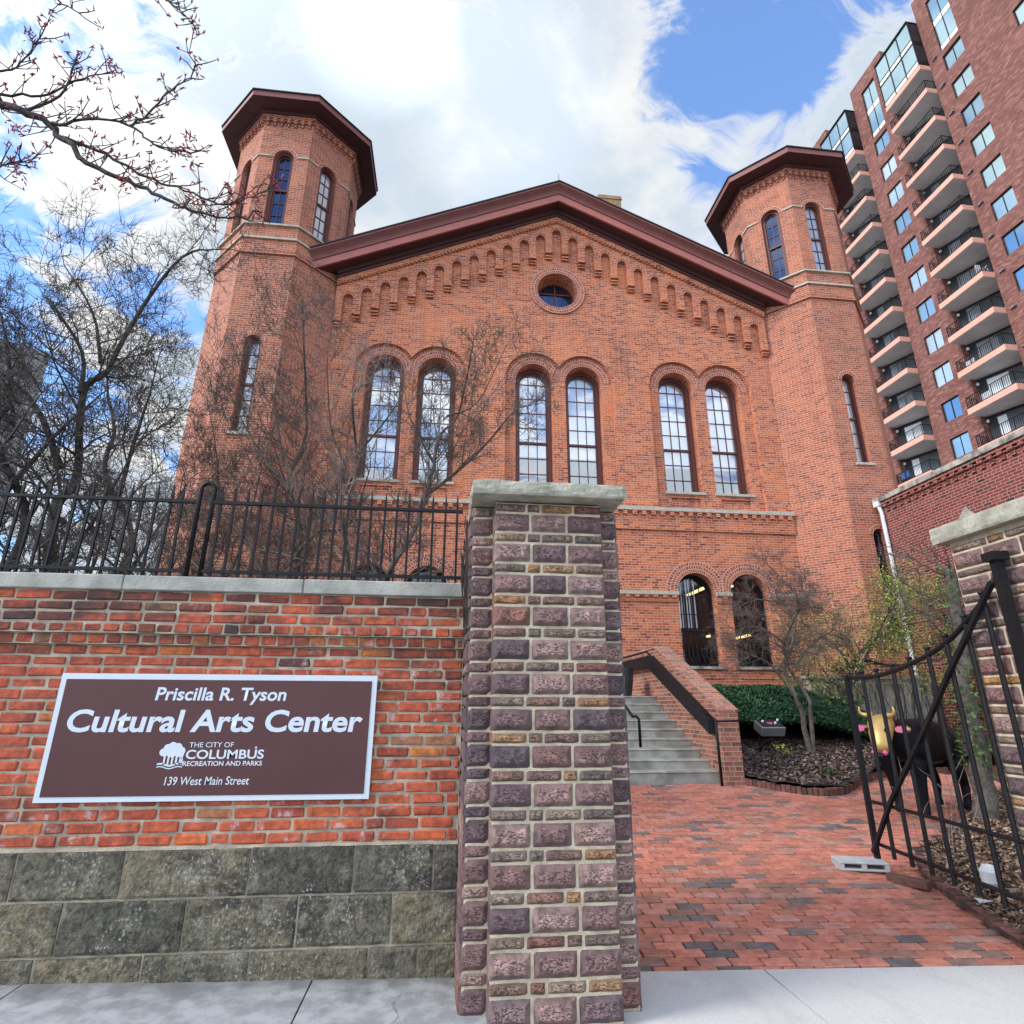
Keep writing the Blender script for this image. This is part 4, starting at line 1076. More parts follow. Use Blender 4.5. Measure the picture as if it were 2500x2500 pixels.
for dz, t in ((0, .010), (-.014, .006)):
    P = [(-1.715 + .0105 * i, 1.130 + dz + .006 * math.sin(i * .62 + .4)) for i in range(15)]
    for (a, za), (b, zb_) in zip(P, P[1:]): mb.face([(a + SX, ly, za + SZ), (b + SX, ly, zb_ + SZ), (b + SX, ly, zb_ + t + SZ), (a + SX, ly, za + t + SZ)])
st5 = [(-1.150 + SX + (.010 if i % 2 == 0 else .004) * math.sin(i * PI / 5), ly, 1.230 + SZ + (.010 if i % 2 == 0 else .004) * math.cos(i * PI / 5)) for i in range(10)]; mb.build('tree_emblem', M['sign_white'], SG)
mb = MB(); mb.poly(st5); mb.build('star', M['sign_white'], SG)

# ---- iron fence on the coping
FE = thing('iron_fence', 'black iron picket fence with a looped post standing on the wall coping', 'fence', (-2, 4.25, 2.28))
def fbar(name, x0, x1, z): mb = MB(); mb.box(x0 + 2, x1 + 2, -.014, .014, z - .011 - 2.28, z + .011 - 2.28); mb.build(name, M['iron'], FE)
for z in (2.372, 2.885): fbar('rail', -1.745, .085, z); fbar('rail', -4.5, -1.835, z)
pk = None; random.seed(2)
X = .045
while X > -4.4:
    if not -1.87 < X < -1.70:
        if pk is None:
            mb = MB(); h = .74
            mb.tube([(0, 0, .0), (0, 0, .66)], .0115, 4, 0, True, 0, PI / 4); mb.tube([(0, 0, .66), (0, 0, .735)], [.0115, .003], 4, 0, True, 0, PI / 4); pk = mb.build('picket', M['iron'], FE); c = pk
        else: c = pk.copy(); COL.objects.link(c); c.parent = FE
        c.location = (X + 2, 0, .0); c.rotation_euler = (random.gauss(0, .006), random.gauss(0, .006), 0)
    X -= .0905
mb = MB(); pts = [(.165, 0, 0), (.165, 0, .70)] + [(.2125 - .0475 * math.cos(a), 0, .70 + .055 * math.sin(a)) for a in [PI * i / 8 for i in range(1, 8)]] + [(.26, 0, .70), (.26, 0, 0)]
mb.tube(pts, .017, 8); mb.build('loop_post', M['iron'], FE, True)

# ================================================================== STONE GATE PIERS
random.seed(21)
def courses(top, bottom):
    z, out, thin = top, [], True
    while z > bottom:
        h = .066 if thin else .128
        out.append((z - h, z, thin)); z -= h; thin = not thin
    return out
def pier_face(big, thin_mb, a0, a1, y, top, axis='x', single=False, nbig=3):
    for z0, z1, th in courses(top, -.14):
        if single: cuts = [a0, a1]
        elif th:
            w_ = [.30, .13, .30, .27] if random.random() < .5 else [.28, .30, .13, .29]; s_ = sum(w_); cuts = [a0]
            for q in w_: cuts.append(cuts[-1] + (a1 - a0) * q / s_)
        else:
            cuts = [a0 + (a1 - a0) * i / nbig + (random.gauss(0, .006) if 0 < i < nbig else 0) for i in range(nbig + 1)]
        for p, q in zip(cuts, cuts[1:]):
            g = .005 if single else .0068
            m = thin_mb if th else big
            sd = random.random() * 90
            if single: rough_block(m, p + .002, q - .002, z0 + g, z1 - g, y, .09, .0035, 5, 5, random.random(), seed=sd, edge=.012, bulge=.010, axis=axis)
            else: rough_block(m, p + g, q - g, z0 + g, z1 - g, y, .13, .0075 if not th else .006, 20 if not th else 14, 12 if not th else 7, random.random(), seed=sd, edge=.030 if not th else .016, bulge=.022 if not th else .014, axis=axis)
def rough_cap(mb, x0, x1, y0, y1, z0, z1):
    n = 44
    per = [(x0 + (x1 - x0) * i / n, y0, 0, -1) for i in range(n)] + [(x1, y0 + (y1 - y0) * i / n, 1, 0) for i in range(n)] + [(x1 - (x1 - x0) * i / n, y1, 0, 1) for i in range(n)] + [(x0, y1 - (y1 - y0) * i / n, -1, 0) for i in range(n)]
    rings = []
    for j, t in enumerate((0, .12, .35, .62, .85, 1.)):
        R = []
        for x, y, nx, ny in per:
            q = math.sin(t * PI) ** .5 * .008; nn = mnoise.noise(Vector((x * 7, y * 7, t * 3.5 + z0))) * .008 + mnoise.noise(Vector((x * 16, y * 16, t * 9))) * .006
            d = q + nn * (0.3 if j in (0,) else 1)
            R.append((x + nx * d, y + ny * d, z0 + (z1 - z0) * t + (nn * .5 if 0 < j else 0)))
        rings.append(R)
    for a, b in zip(rings, rings[1:]): mb.strip(a, b, 0, True)
    mb.poly(rings[0]); mb.poly(rings[-1])
# left pier: cruciform, recessed corner columns
LP = thing('stone_pier', 'purple rock-faced stone gate pier with pale joints between the brick wall and the drive', 'gate pier', (.61, 3.95, 0), 'stone gate piers')
X0, X1, PY0, TOP = .262, .955, 3.475, 2.70
ox, oy = .61, 3.95
big, thn, cor, mor = MB(), MB(), MB(), MB()
pier_face(big, thn, X0 - ox, X1 - ox, PY0 - oy, TOP)
for a, b in ((.128, .272), (.945, 1.085)): pier_face(cor, cor, a - ox, b - ox, 3.605 - oy, TOP, 'x', True)
# flank towards the wall and flank towards the drive
pier_face(cor, cor, 3.61 - oy, 4.45 - oy, .125 - ox, TOP, 'y', True)
def flank(mb, x, s):
    for z0, z1, th in courses(TOP, -.14):
        n = 4 if not th else 5
        for i in range(n):
            y0, y1 = 3.61 + .84 * i / n, 3.61 + .84 * (i + 1) / n
            mb.bbox((x - .05) - ox, x - ox + random.uniform(0, .008), y0 + .006 - oy, y1 - .006 - oy, z0 + .006, z1 - .006, .008, 0, random.random(), None, .002)
flank(big, 1.085, 1)
bo = big.build('blocks', M['rock'], LP, False, True); thn.build('thin_courses', M['rock_thin'], LP); cor.build('corner_blocks', M['rock'], LP)
mor.box(X0 + .012 - ox, X1 - .012 - ox, PY0 - .0005 - oy, 3.7 - oy, -.15, TOP); mor.box(.140 - ox, 1.072 - ox, 3.6045 - oy, 4.44 - oy, -.15, TOP); mor.build('mortar', M['mortar_pier'], LP)
mb = MB(); rough_cap(mb, .125 - ox, 1.075 - ox, 3.345 - oy, 4.5 - oy, 2.712, 2.80); mb.build('cap', M['cap'], LP)
mb = MB(); random.seed(4)                                             # dead creeper on the flank
for i in range(26):
    p = [(.118 - ox, random.uniform(3.62, 4.1) - oy, random.uniform(1.9, 2.2))]
    for j in range(7): p.append((p[-1][0] + random.uniform(-.012, .006), p[-1][1] + random.uniform(-.05, .05), p[-1][2] + .07))
    mb.tube(p, .005, 3)
mb.build('dead_creeper', M['twig_dark'], LP)
# right pier
RP = thing('stone_pier', 'purple rock-faced stone gate pier cut off by the right edge behind the gate post', 'gate pier', (4.3, 3.4, 0), 'stone gate piers')
ox, oy = 4.3, 3.4; random.seed(33)
big, thn, mor = MB(), MB(), MB()
pier_face(big, thn, 2.9 - oy, 3.985 - oy, 3.845 - ox, 2.66, 'y', False, 4)
for z0, z1, th in courses(2.66, -.14):
    for i in range(3): big.bbox(3.85 + .33 * i - ox, 3.85 + .33 * (i + 1) - .012 - ox, .53, .595, z0 + .006, z1 - .006, .008, 0, random.random(), None, .002)
    for i in range(3): big.bbox(3.85 + .33 * i - ox, 3.85 + .33 * (i + 1) - .012 - ox, -.51, -.45, z0 + .006, z1 - .006, .008, 0, random.random(), None, .002)
big.build('blocks', M['rock'], RP, False, True); thn.build('thin_courses', M['rock_thin'], RP)
mor.box(3.8445 - ox, 4.84 - ox, 2.91 - oy, 3.98 - oy, -.25, 2.69); mor.build('mortar', M['mortar_pier'], RP)
mb = MB(); rough_cap(mb, 3.77 - ox, 4.95 - ox, 2.83 - oy, 4.06 - oy, 2.69, 2.815); mb.build('cap', M['cap'], RP)

# ================================================================== GATE
GA = Vector((4.07, 5.82, .0)); GD = Vector((-.142, -.99, 0)).normalized()
GT = thing('iron_gate', 'open black iron gate leaf with a swooping top rail and a diagonal brace', 'gate', GA, None, math.atan2(GD.y, GD.x))
def G(name, pts, r, n=6, mat='iron_worn', rot=0.): m = MB(); m.tube([(p[0], p[2] if len(p) > 2 else 0, p[1]) for p in pts], r, n, 0, True, 0, rot); return m.build(name, M[mat], GT, n > 6)
TOPC = [(.06, 1.775), (.35, 1.755), (.62, 1.76), (.97, 1.80), (1.18, 1.84), (1.44, 1.90), (1.68, 1.98), (1.90, 2.09), (2.08, 2.19), (2.24, 2.32)]
def topz(s):
    for (a, za), (b, zb_) in zip(TOPC, TOPC[1:]):
        if a <= s <= b: return za + (zb_ - za) * (s - a) / (b - a)
    return TOPC[-1][1]
G('stile', [(.05, .145), (.05, 1.79)], .030, 4, rot=PI / 4)
G('hinge_post', [(2.30, .0), (2.30, 2.44)], .040, 4, rot=PI / 4)
m = MB(); m.box(2.245, 2.355, -.055, .055, 2.44, 2.50); m.build('post_cap', M['iron_worn'], GT)
G('top_rail', [tuple(p) for p in [(q.x, q.y) for q in smoothpath([(a, b, 0) for a, b in TOPC], 3)]], .020, 8)
for z in (.275, .635): G('rail', [(.05, z), (2.3, z + .015)], .016, 6)
for s in (.34, .60, .86, 1.12, 1.38, 1.62, 1.87, 2.10):
    b = G('bar', [(s, .20), (s, topz(s) + .045)], .0175, 6)
    k = MB(); k.lathe(s, 0, [(.001, topz(s) + .066), (.024, topz(s) + .060), (.026, topz(s) + .048), (.017, topz(s) + .036)], 10); k.build('finial', M['iron_worn'], b)
G('brace', [(.06, .20, -.035), (.50, .68, -.035), (1.16, 1.28, -.035), (1.62, 1.72, -.035), (2.25, 2.30, -.03)], .022, 4, rot=PI / 4)
# things at the gate foot
t_ = thing('hollow_block', 'pale hollow concrete block propping the free end of the iron gate', 'block', (3.87, 5.76, gz(3.9, 5.76)), None, -.28)
mb = MB(); mb.bbox(-.21, .21, -.12, .12, .055, .075, .006); mb.bbox(-.21, .21, -.12, .12, .0, .02, .006)
for x in (-.21, -.02, .17): mb.box(x, x + .04, -.118, .118, .018, .057)
mb.build('shell', M['block'], t_)
t_ = thing('loose_brick', 'single loose dark brick lying beside the hollow block', 'brick', (4.02, 5.36, gz(4, 5.36) + .0), None, -1.05)
mb = MB(); mb.bbox(-.16, .16, -.05, .05, 0, .065, .006, 0, .35, None, .003); mb.build('brick', M['edge_brick'], t_)
t_ = thing('white_lamp', 'white rounded garden light head standing in leaf litter behind the gate bars', 'lamp', (4.50, 5.02, bedr_z(4.5, 5.0)))
mb = MB(); mb.lathe(0, 0, [(.001, .21), (.05, .20), (.075, .16), (.07, .08), (.045, .05), (.001, .045)], 12); mb.build('shade', M['white'], t_, True)
mb = MB(); mb.lathe(0, 0, [(.03, .05), (.03, 0), (.06, 0)], 8); mb.build('base', M['iron'], t_)
mb = MB(); T = Matrix.Translation((4.20, 4.80, bedr_z(4.2, 4.8) + .035)); mb.grid([T @ Vector(p) for p in ((-.06, -.03, 0), (.05, -.035, .012), (.06, .03, .0), (-.05, .035, .02))], [(0, 1, 2, 3)]); mb.grid([T @ Vector(p) for p in ((-.06, -.03, -.004), (.05, -.035, .008), (.06, .03, -.004), (-.05, .035, .016))], [(0, 1, 2, 3)])
tag(mb.build('paper_scrap', M['white']), 'scrap of white paper on the leaves under the gate', 'litter')

# ================================================================== STEPS
random.seed(6)
ST = thing('stone_steps', 'flight of nine worn concrete steps rising from the brick paving', 'steps', (3.0, 9.25, .38))
ZS = [.548, .685, .825, .965, 1.105, 1.245, 1.385, 1.53, 1.675]
for i, z in enumerate(ZS):
    y0 = 9.30 + .315 * i - 9.25; y1 = y0 + .315 if i < 8 else y0 + 3.1
    mb = MB(); n = 14; x0, x1 = 1.35 - 3, 4.195 - 3; zb_ = (.30 if i == 0 else ZS[i - 1] - .02) - .38
    pr = [(y0 + .012, zb_), (y0 + .010, z - .38 - .03), (y0 - .006, z - .38 - .014), (y0 + .006, z - .38 - .002), (y0 + .04, z - .38), (y1 + .02, z - .38 + .003)]
    rings = []
    for k in range(n + 1):
        x = x0 + (x1 - x0) * k / n; e = .005 * mnoise.noise(Vector((x * 3, i * 7., 0)))
        rings.append([(x, y + e * (j in (2, 3)), zz_ + e * (j in (2, 3, 4))) for j, (y, zz_) in enumerate(pr)])
    for a, b in zip(rings, rings[1:]): mb.strip(a, b)
    mb.build('step', M['concrete'], ST)
CW = thing('stair_wall', 'brick stair wall with a sloping brick top and a black handrail beside the steps', 'wall', (4.34, 9.08, .36))
prof = [(9.08, .2), (9.08, 1.42), (11.75, 2.60), (12.05, 2.60), (14.9, 2.60), (14.9, .2)]
mb = MB(); L = [(4.2 - 4.34, y - 9.08, z - .36) for y, z in prof]; R = [(4.49 - 4.34, y - 9.08, z - .36) for y, z in prof]
mb.poly(L); mb.poly(R); mb.strip(L, R, 0, True); mb.build('wall', M['cheek'], CW)
mb = MB(); cp_ = [(9.07, 1.405), (9.07, 1.44), (11.75, 2.63), (14.88, 2.63), (14.88, 2.60), (11.75, 2.595)]
L = [(4.185 - 4.34, y - 9.08, z - .36) for y, z in cp_]; R = [(4.505 - 4.34, y - 9.08, z - .36) for y, z in cp_]
mb.poly(L); mb.poly(R); mb.strip(L, R, 0, True); mb.build('brick_coping', M['cheek'], CW)
mb = MB()
pr = [(9.20, 1.08), (9.20, 1.29), (11.80, 2.46), (13.6, 2.46), (13.6, 2.24), (11.90, 2.24)]
L = [(4.06 - 4.34, y - 9.08, z - .36) for y, z in pr]; R = [(4.18 - 4.34, y - 9.08, z - .36) for y, z in pr]
mb.poly(L); mb.poly(R); mb.strip(L, R, 0, True); mb.build('handrail_cover', M['iron_worn'], CW)
mb = MB(); mb.tube([(4.10 - 4.34, 9.02 - 9.08, .02), (4.10 - 4.34, 9.02 - 9.08, .93), (4.10 - 4.34, 9.2 - 9.08, .98)], .022, 8); mb.tube([(4.10 - 4.34, -.06, .91), (4.55 - 4.34, -.06, .92)], .017, 6); mb.build('rail_post', M['iron'], CW, True)
mb = MB(); mb.tube([(4.05 - 4.34, .12, 1.0), (4.05 - 4.34, 2.72, 2.17), (4.05 - 4.34, 4.5, 2.17)], .018, 6); mb.build('handrail', M['iron'], CW)
t_ = thing('hand_rail', 'short black handrail end showing past the purple stone pier at the steps', 'handrail', (2.85, 9.0, .36))
mb = MB(); mb.tube([(-.05, 0, .98), (.0, -.03, .98), (.03, -.05, .94), (.03, -.05, .55)], .022, 8); mb.tube([(-.05, 0, .98), (-.05, 2.6, 2.1)], .022, 8); mb.tube([(-.05, .9, 1.35), (-.05, .9, .3)], .02, 6); mb.build('rail', M['iron'], t_, True)
t_ = thing('planter_pot', 'tall charcoal planter at the head of the concrete steps', 'planter', (3.66, 12.25, 1.675))
mb = MB(); mb.lathe(0, 0, [(.001, 0), (.15, 0), (.20, .3), (.215, .56), (.20, .565), (.19, .5), (.001, .48)], 22); mb.build('pot', M['planter'], t_, True)

# small display box in the bed
t_ = thing('display_box', 'small metal display box with a pink mark on its tilted lid beneath the yew', 'display box', (5.78, 10.55, bed_z(5.78, 10.55)))
mb = MB(); T = Matrix.Translation((0, 0, .40)) @ Matrix.Rotation(rad(24), 4, 'X'); mb.bbox(-.22, .22, -.15, .15, -.08, .09, .012, 0, 0, T); mb.build('box', M['steel'], t_)
mb = MB(); mb.box(-.20, .20, -.13, .13, .092, .096, 0, 0, T); mb.build('lid', M['room_dark'], t_)
mb = MB(); hp = [(.055 * .06 * 16 * math.sin(a) ** 3, .0575 * .06 * (13 * math.cos(a) - 5 * math.cos(2 * a) - 2 * math.cos(3 * a) - math.cos(4 * a)), .099) for a in [2 * PI * i / 24 for i in range(24)]]
mb.poly([T @ Vector(p) for p in hp]); mb.build('pink_mark', M['pink'], t_)
for x in (-.19, .19):
    mb = MB(); mb.tube([(x, .06, 0), (x, .06, .36)], .014, 6); mb.build('leg', M['iron'], t_)
mb = MB(); mb.tube([(-.19, .05, .05), (-.1, -.06, .2), (0, -.09, .24), (.12, -.06, .2), (.19, .05, .05)], .010, 6); mb.build('hoop', M['iron'], t_)
for i, p in enumerate(((.06, -.02), (.17, .1), (-.14, .05))):
    mb = MB(); mb.lathe(0, 0, [(.001, .0), (.02, .0), (.02, .03), (.001, .034)], 8); o = mb.build('knob', M['white'], t_); o.location = T @ Vector((p[0] + .03, p[1], .096)); o.rotation_euler = (rad(24), 0, 0)

# ================================================================== YEW
random.seed(14)
t_ = thing('yew_shrub', 'wide dark green clipped yew spreading beside the brick stair wall', 'shrub', (6.6, 11.9, 1.0))
def yew_top(x): return 1.93 - .03 * (x - 4.8) - .028 * max(x - 5.6, 0) ** 2 + .04 * math.sin(x * 3)
mb = MB()
def leafy(mb, p, n, s, c):
    d = Vector(n).normalized(); a = d.orthogonal().normalized(); ang = random.uniform(0, 6.28)
    a = a * math.cos(ang) + d.cross(a) * math.sin(ang); b = d.cross(a)
    tip = (d * random.uniform(.2, .9) + a * random.uniform(.5, 1.)).normalized() * s
    mb.face((p - b * s * .22, p + tip * .55 - b * s * .26, p + tip, p + tip * .5 + b * s * .26, p + b * s * .22), 0, None, c)
for i in range(26000):
    x = random.uniform(4.75, 8.55); a = random.uniform(-.12, 1.0) * PI / 2
    top = yew_top(x); mid = top - .62; fr = 11.05 - .25 * math.sin((x - 4.7) * .9) + .10 * mnoise.noise(Vector((x * 2.2, 0, 0)))
    bump = 1 + .10 * mnoise.noise(Vector((x * 2.6, a * 3, 2.))) + .07 * mnoise.noise(Vector((x * 7, a * 7, 5.)))
    e = min(1, (8.6 - x) / .5, (x - 4.6) / .25) ** .5
    y = fr + 1.0 - 1.0 * math.cos(a) * bump * e; z = mid + .62 * math.sin(a) * bump * e + (-.0 if a > 0 else .1)
    if i % 4 == 0: y = random.uniform(fr + .6, fr + 1.9); z = top * bump ** .3 - .02
    dpt = random.random() ** 2 * .16
    nrm = Vector((random.gauss(0, .3), -math.cos(a), math.sin(a) + .25))
    leafy(mb, Vector((x - 6.6, y + dpt - 11.9, z - dpt * .4 - 1.0)), nrm, random.uniform(.03, .065), min(max(random.gauss(.45, .25), 0), 1))
mb.build('foliage', M['yew'], t_)
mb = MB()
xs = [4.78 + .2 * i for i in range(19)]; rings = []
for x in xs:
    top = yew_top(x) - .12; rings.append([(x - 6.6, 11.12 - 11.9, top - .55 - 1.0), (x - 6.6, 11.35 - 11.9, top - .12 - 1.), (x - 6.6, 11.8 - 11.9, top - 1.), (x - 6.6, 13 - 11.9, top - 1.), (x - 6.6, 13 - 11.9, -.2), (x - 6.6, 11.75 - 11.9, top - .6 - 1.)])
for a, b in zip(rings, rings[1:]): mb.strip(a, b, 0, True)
mb.face(rings[0]); mb.face(rings[-1]); mb.build('inner_branches', M['yew_core'], t_)  # solid near-black core, its colour standing for shade between the needles

# ================================================================== COW
CO = thing('cow_statue', 'life-size black cow statue with a gold head standing behind the iron gate', 'statue', (6.02, 7.45, gz(6, 7.4)), None, math.atan2(-.43, -.90))
def skin(name, verts, edges, mats, parent, sub=2, root=0):
    bm = bmesh.new(); ly = bm.verts.layers.skin.verify(); vs = [bm.verts.new(v[:3]) for v in verts]
    for i, v in enumerate(verts): vs[i][ly].radius = v[3] if hasattr(v[3], '__len__') else (v[3], v[3]); vs[i][ly].use_root = (i == root)
    for a, b in edges: bm.edges.new((vs[a], vs[b]))
    me = bpy.data.meshes.new(name); bm.to_mesh(me); bm.free(); o = bpy.data.objects.new(name, me); COL.objects.link(o)
    md = o.modifiers.new('skin', 'SKIN'); md.use_smooth_shade = True
    o.modifiers.new('sub', 'SUBSURF').levels = sub
    bpy.context.view_layer.update(); dg = bpy.context.evaluated_depsgraph_get()
    m2 = bpy.data.meshes.new_from_object(o.evaluated_get(dg)); bpy.data.objects.remove(o); m2.name = name
    m2.materials.clear()
    for m in mats: m2.materials.append(m)
    m2.polygons.foreach_set('use_smooth', [True] * len(m2.polygons))
    o = bpy.data.objects.new(name, m2); COL.objects.link(o); o.parent = parent; return o
S = .92
V = [(-.80, 0, .97, (.23, .26)), (-.45, 0, .93, (.30, .30)), (-.05, 0, .90, (.33, .33)), (.32, 0, .92, (.28, .31)), (.58, 0, 1.0, (.19, .23)), (.74, .02, 1.12, (.15, .18)),
     (.90, .05, 1.17, (.17, .16)), (1.00, .09, 1.08, (.165, .145)), (1.09, .12, .93, (.115, .115)), (1.14, .135, .82, (.105, .085)),
     (.40, .17, .72, .13), (.43, .185, .42, .075), (.42, .185, .16, .052), (.45, .185, .03, .062),
     (.40, -.17, .72, .13), (.35, -.185, .42, .075), (.32, -.185, .16, .052), (.35, -.185, .03, .062),
     (-.70, .18, .74, .16), (-.58, .195, .56, .11), (-.76, .195, .38, .066), (-.72, .195, .14, .05), (-.69, .195, .03, .062),
     (-.70, -.18, .74, .16), (-.62, -.195, .56, .11), (-.82, -.195, .38, .066), (-.80, -.195, .14, .05), (-.77, -.195, .03, .062),
     (-1.03, 0, 1.02, .04), (-1.10, 0, .8, .025), (-1.09, 0, .52, .022), (-1.08, 0, .42, .04)]
Ed = [(0, 1), (1, 2), (2, 3), (3, 4), (4, 5), (5, 6), (6, 7), (7, 8), (8, 9), (3, 10), (10, 11), (11, 12), (12, 13), (3, 14), (14, 15), (15, 16), (16, 17),
      (0, 18), (18, 19), (19, 20), (20, 21), (21, 22), (0, 23), (23, 24), (24, 25), (25, 26), (26, 27), (0, 28), (28, 29), (29, 30), (30, 31)]
V = [(v[0] * S, v[1] * S, v[2] * S, tuple(q * S for q in v[3]) if hasattr(v[3], '__len__') else v[3] * S) for v in V]
body = skin('body', V, Ed, [M['cow'], M['gold'], M['palepink']], CO, 2, 2)
for p in body.data.polygons:
    c = p.center
    if c.x > .80 * S - .25 * (c.z - 1.05) and c.z > .66: p.material_index = 1
    if c.z < .80 * S and c.x > .95 * S: p.material_index = 2
for s in (-1, 1):
    mb = MB(); b0 = Vector((.90, .05, 1.22)) * S
    mb.tube(smoothpath([b0 + Vector((0, s * .07, .05)), b0 + Vector((.01, s * .16, .055)), b0 + Vector((.03, s * .205, .085)), b0 + Vector((.03, s * .20, .15))], 3), [.034 - .0026 * i for i in range(10)], 8); mb.build('horn', M['gold'], CO, True)
    mb = MB(); e0 = Vector((.90, .05, 1.13)) * S + Vector((0, s * .15, 0))
    n = 12; out = [e0 + Vector((.015 * math.sin(2 * PI * i / n), s * (.09 - .09 * math.cos(2 * PI * i / n)), -.045 * math.sin(2 * PI * i / n) - .02)) for i in range(n)]
    back = [p + Vector((-.03, 0, 0)) for p in out]; mb.poly(back); mb.strip(out, back, 0, True); e = mb.build('ear', M['gold'], CO)
    mb = MB(); c = sum(out, Vector()) / n; mb.poly([c + (p - c) * .8 + Vector((.012, 0, 0)) for p in out]); mb.build('ear_lining', M['pink'], e)
    mb = MB(); q = Vector((1.08, .09 + s * .125, 1.10)) * S; mb.lathe(0, 0, [(.001, .026), (.02, .018), (.03, 0), (.02, -.018), (.001, -.026)], 10); o = mb.build('eye', M['cow'], CO, True); o.location = q
    mb = MB(); mb.lathe(0, 0, [(.001, .034), (.022, .02), (.032, 0), (.02, -.02), (.001, -.03)], 8); o = mb.build('nostril', M['pink'], CO, True); o.location = Vector((1.22, .15 + s * .07, .83)) * S

# ================================================================== TREES
def grow(mb, p, d, L, r, lvl, prm, ends):
    n = 3 if lvl > 0 else 4; pts = [p]; q = Vector(p); dd = Vector(d).normalized()
    for i in range(n):
        dd = (dd + Vector((random.gauss(0, prm['wig']), random.gauss(0, prm['wig']), random.gauss(0, prm['wig']) + prm['up']))).normalized(); q = q + dd * L / n; pts.append(q)
    mb.tube(pts, [r * (1 - .65 * i / n) for i in range(n + 1)], 4 if lvl > 1 else 3, 0, False)
    ends.append((q, dd))
    if lvl <= 0: return
    for i in range(prm['kids'][lvl]):
        t = random.uniform(.2, 1.0); k = min(int(t * n), n - 1); a, b = pts[k], pts[k + 1]; s = a + (b - a) * (t * n - k)
        bd = (b - a).normalized(); o = bd.orthogonal().normalized(); an = random.uniform(0, 2 * PI); o = o * math.cos(an) + bd.cross(o) * math.sin(an)
        nd = bd * random.uniform(.35, .9) + o * random.uniform(.55, 1.) + Vector((0, 0, prm['up'] * 1.5)); nd.y *= prm.get('flat', 1)
        grow(mb, s, nd, L * random.uniform(.42, .72), max(r * .5, prm['rmin']), lvl - 1, prm, ends)
def tree(name, label, limbs, prm, seed, bark='bark', twig='twig', loc=None, cat='tree', roots=True, group='bare and budding trees around the building'):
    """trunk and main limbs along the given lines, then branching twigs"""
    random.seed(seed); loc = Vector(loc or limbs[0][0][0]); t = thing(name, label, cat, loc, group)
    tk, tw, ends = MB(), MB(), []
    for pts, r0, r1 in limbs:
        P = [Vector(p) + Vector((0, random.uniform(-prm['depth'], prm['depth']) * (i > 1), 0)) - loc for i, p in enumerate(pts)]
        P = smoothpath(P, 4); n = len(P)
        P = [p + Vector((random.gauss(0, r0 * .12), random.gauss(0, r0 * .12), 0)) * (0 < i < n - 1) for i, p in enumerate(P)]
        rr = [r0 + (r1 - r0) * (i / (n - 1)) ** .8 for i in range(n)]
        tk.tube(P, rr, 8 if r0 > .03 else 5, 0, False)
        tot = sum((b - a).length for a, b in zip(P, P[1:])); nb = max(int(tot * prm['dens']), 2)
        for j in range(nb):
            f = prm['start'] + (1 - prm['start']) * (j + random.random()) / nb; k = min(int(f * (n - 1)), n - 2); a, b = P[k], P[k + 1]; s = a + (b - a) * (f * (n - 1) - k)
            bd = (b - a).normalized(); o = bd.orthogonal().normalized(); an = random.uniform(0, 2 * PI); o = o * math.cos(an) + bd.cross(o) * math.sin(an)
            nd = bd * random.uniform(.2, .8) + o + Vector((0, 0, prm['up'] * 2)); nd.y *= prm.get('flat', 1)
            grow(tw, s, nd, prm['len'] * random.uniform(.5, 1.1) * (1.1 - .35 * f), max(rr[k] * .42, prm['rmin'] * 1.6), prm['lvl'], prm, ends)
        grow(tw, P[-1], P[-1] - P[-2], prm['len'] * .7, r1, prm['lvl'], prm, ends)
    tk.build('trunk', M[bark], t, True); tw.build('crown', M[twig], t)
    return t, ends, loc
g0 = .36
PR = dict(kids={0: 0, 1: 5, 2: 5, 3: 5}, wig=.16, up=.05, rmin=.0042, len=1.0, dens=4.2, lvl=2, depth=.5, start=.15)
tree('bare_tree', 'tall bare tree with a leaning dark trunk behind the left end of the iron fence',
     [([(-5.2, 8.5, g0), (-5.25, 8.5, 2.2), (-5.37, 8.5, 3.88), (-5.67, 8.5, 4.75), (-5.67, 8.5, 5.97), (-5.48, 8.5, 6.49), (-5.11, 8.5, 7.60), (-4.58, 8.5, 8.49), (-4.3, 8.5, 9.0)], .10, .012),
      ([(-5.67, 8.5, 4.75), (-6.14, 8.5, 5.58), (-6.58, 8.5, 6.04), (-7.2, 8.5, 6.4)], .06, .012), ([(-5.67, 8.5, 5.97), (-5.79, 8.5, 6.66), (-6.15, 8.5, 7.26), (-6.65, 8.5, 7.6)], .04, .01),
      ([(-5.48, 8.5, 6.49), (-5.79, 8.5, 7.39), (-6.32, 8.5, 8.16)], .035, .008), ([(-5.3, 8.5, 3.2), (-4.9, 8.5, 4.4), (-4.7, 8.6, 5.6)], .035, .008), ([(-5.4, 8.5, 3.9), (-6.0, 8.5, 4.3), (-6.7, 8.4, 4.6)], .035, .008)], dict(PR, len=1.35, dens=2.8, lvl=3), 41, 'bark_dark', 'twig_dark')
tree('bare_tree', 'bare tree with upright grey stems between the leaning dark tree and the left brick tower',
     [([(-4.9, 9.5, g0), (-5.1, 9.5, 3.0), (-5.25, 9.5, 4.15), (-5.52, 9.5, 4.99), (-5.80, 9.5, 5.93), (-6.04, 9.5, 6.67), (-6.14, 9.5, 7.3)], .075, .012), ([(-5.35, 9.5, 4.5), (-5.30, 9.5, 5.6), (-5.33, 9.5, 6.6), (-5.30, 9.5, 7.3)], .045, .008),
      ([(-5.1, 9.5, 3.0), (-4.6, 9.5, 4.3), (-4.5, 9.5, 5.2)], .04, .008)], dict(PR, len=1.2, dens=3.0, lvl=3), 17, 'bark', 'twig_dark')
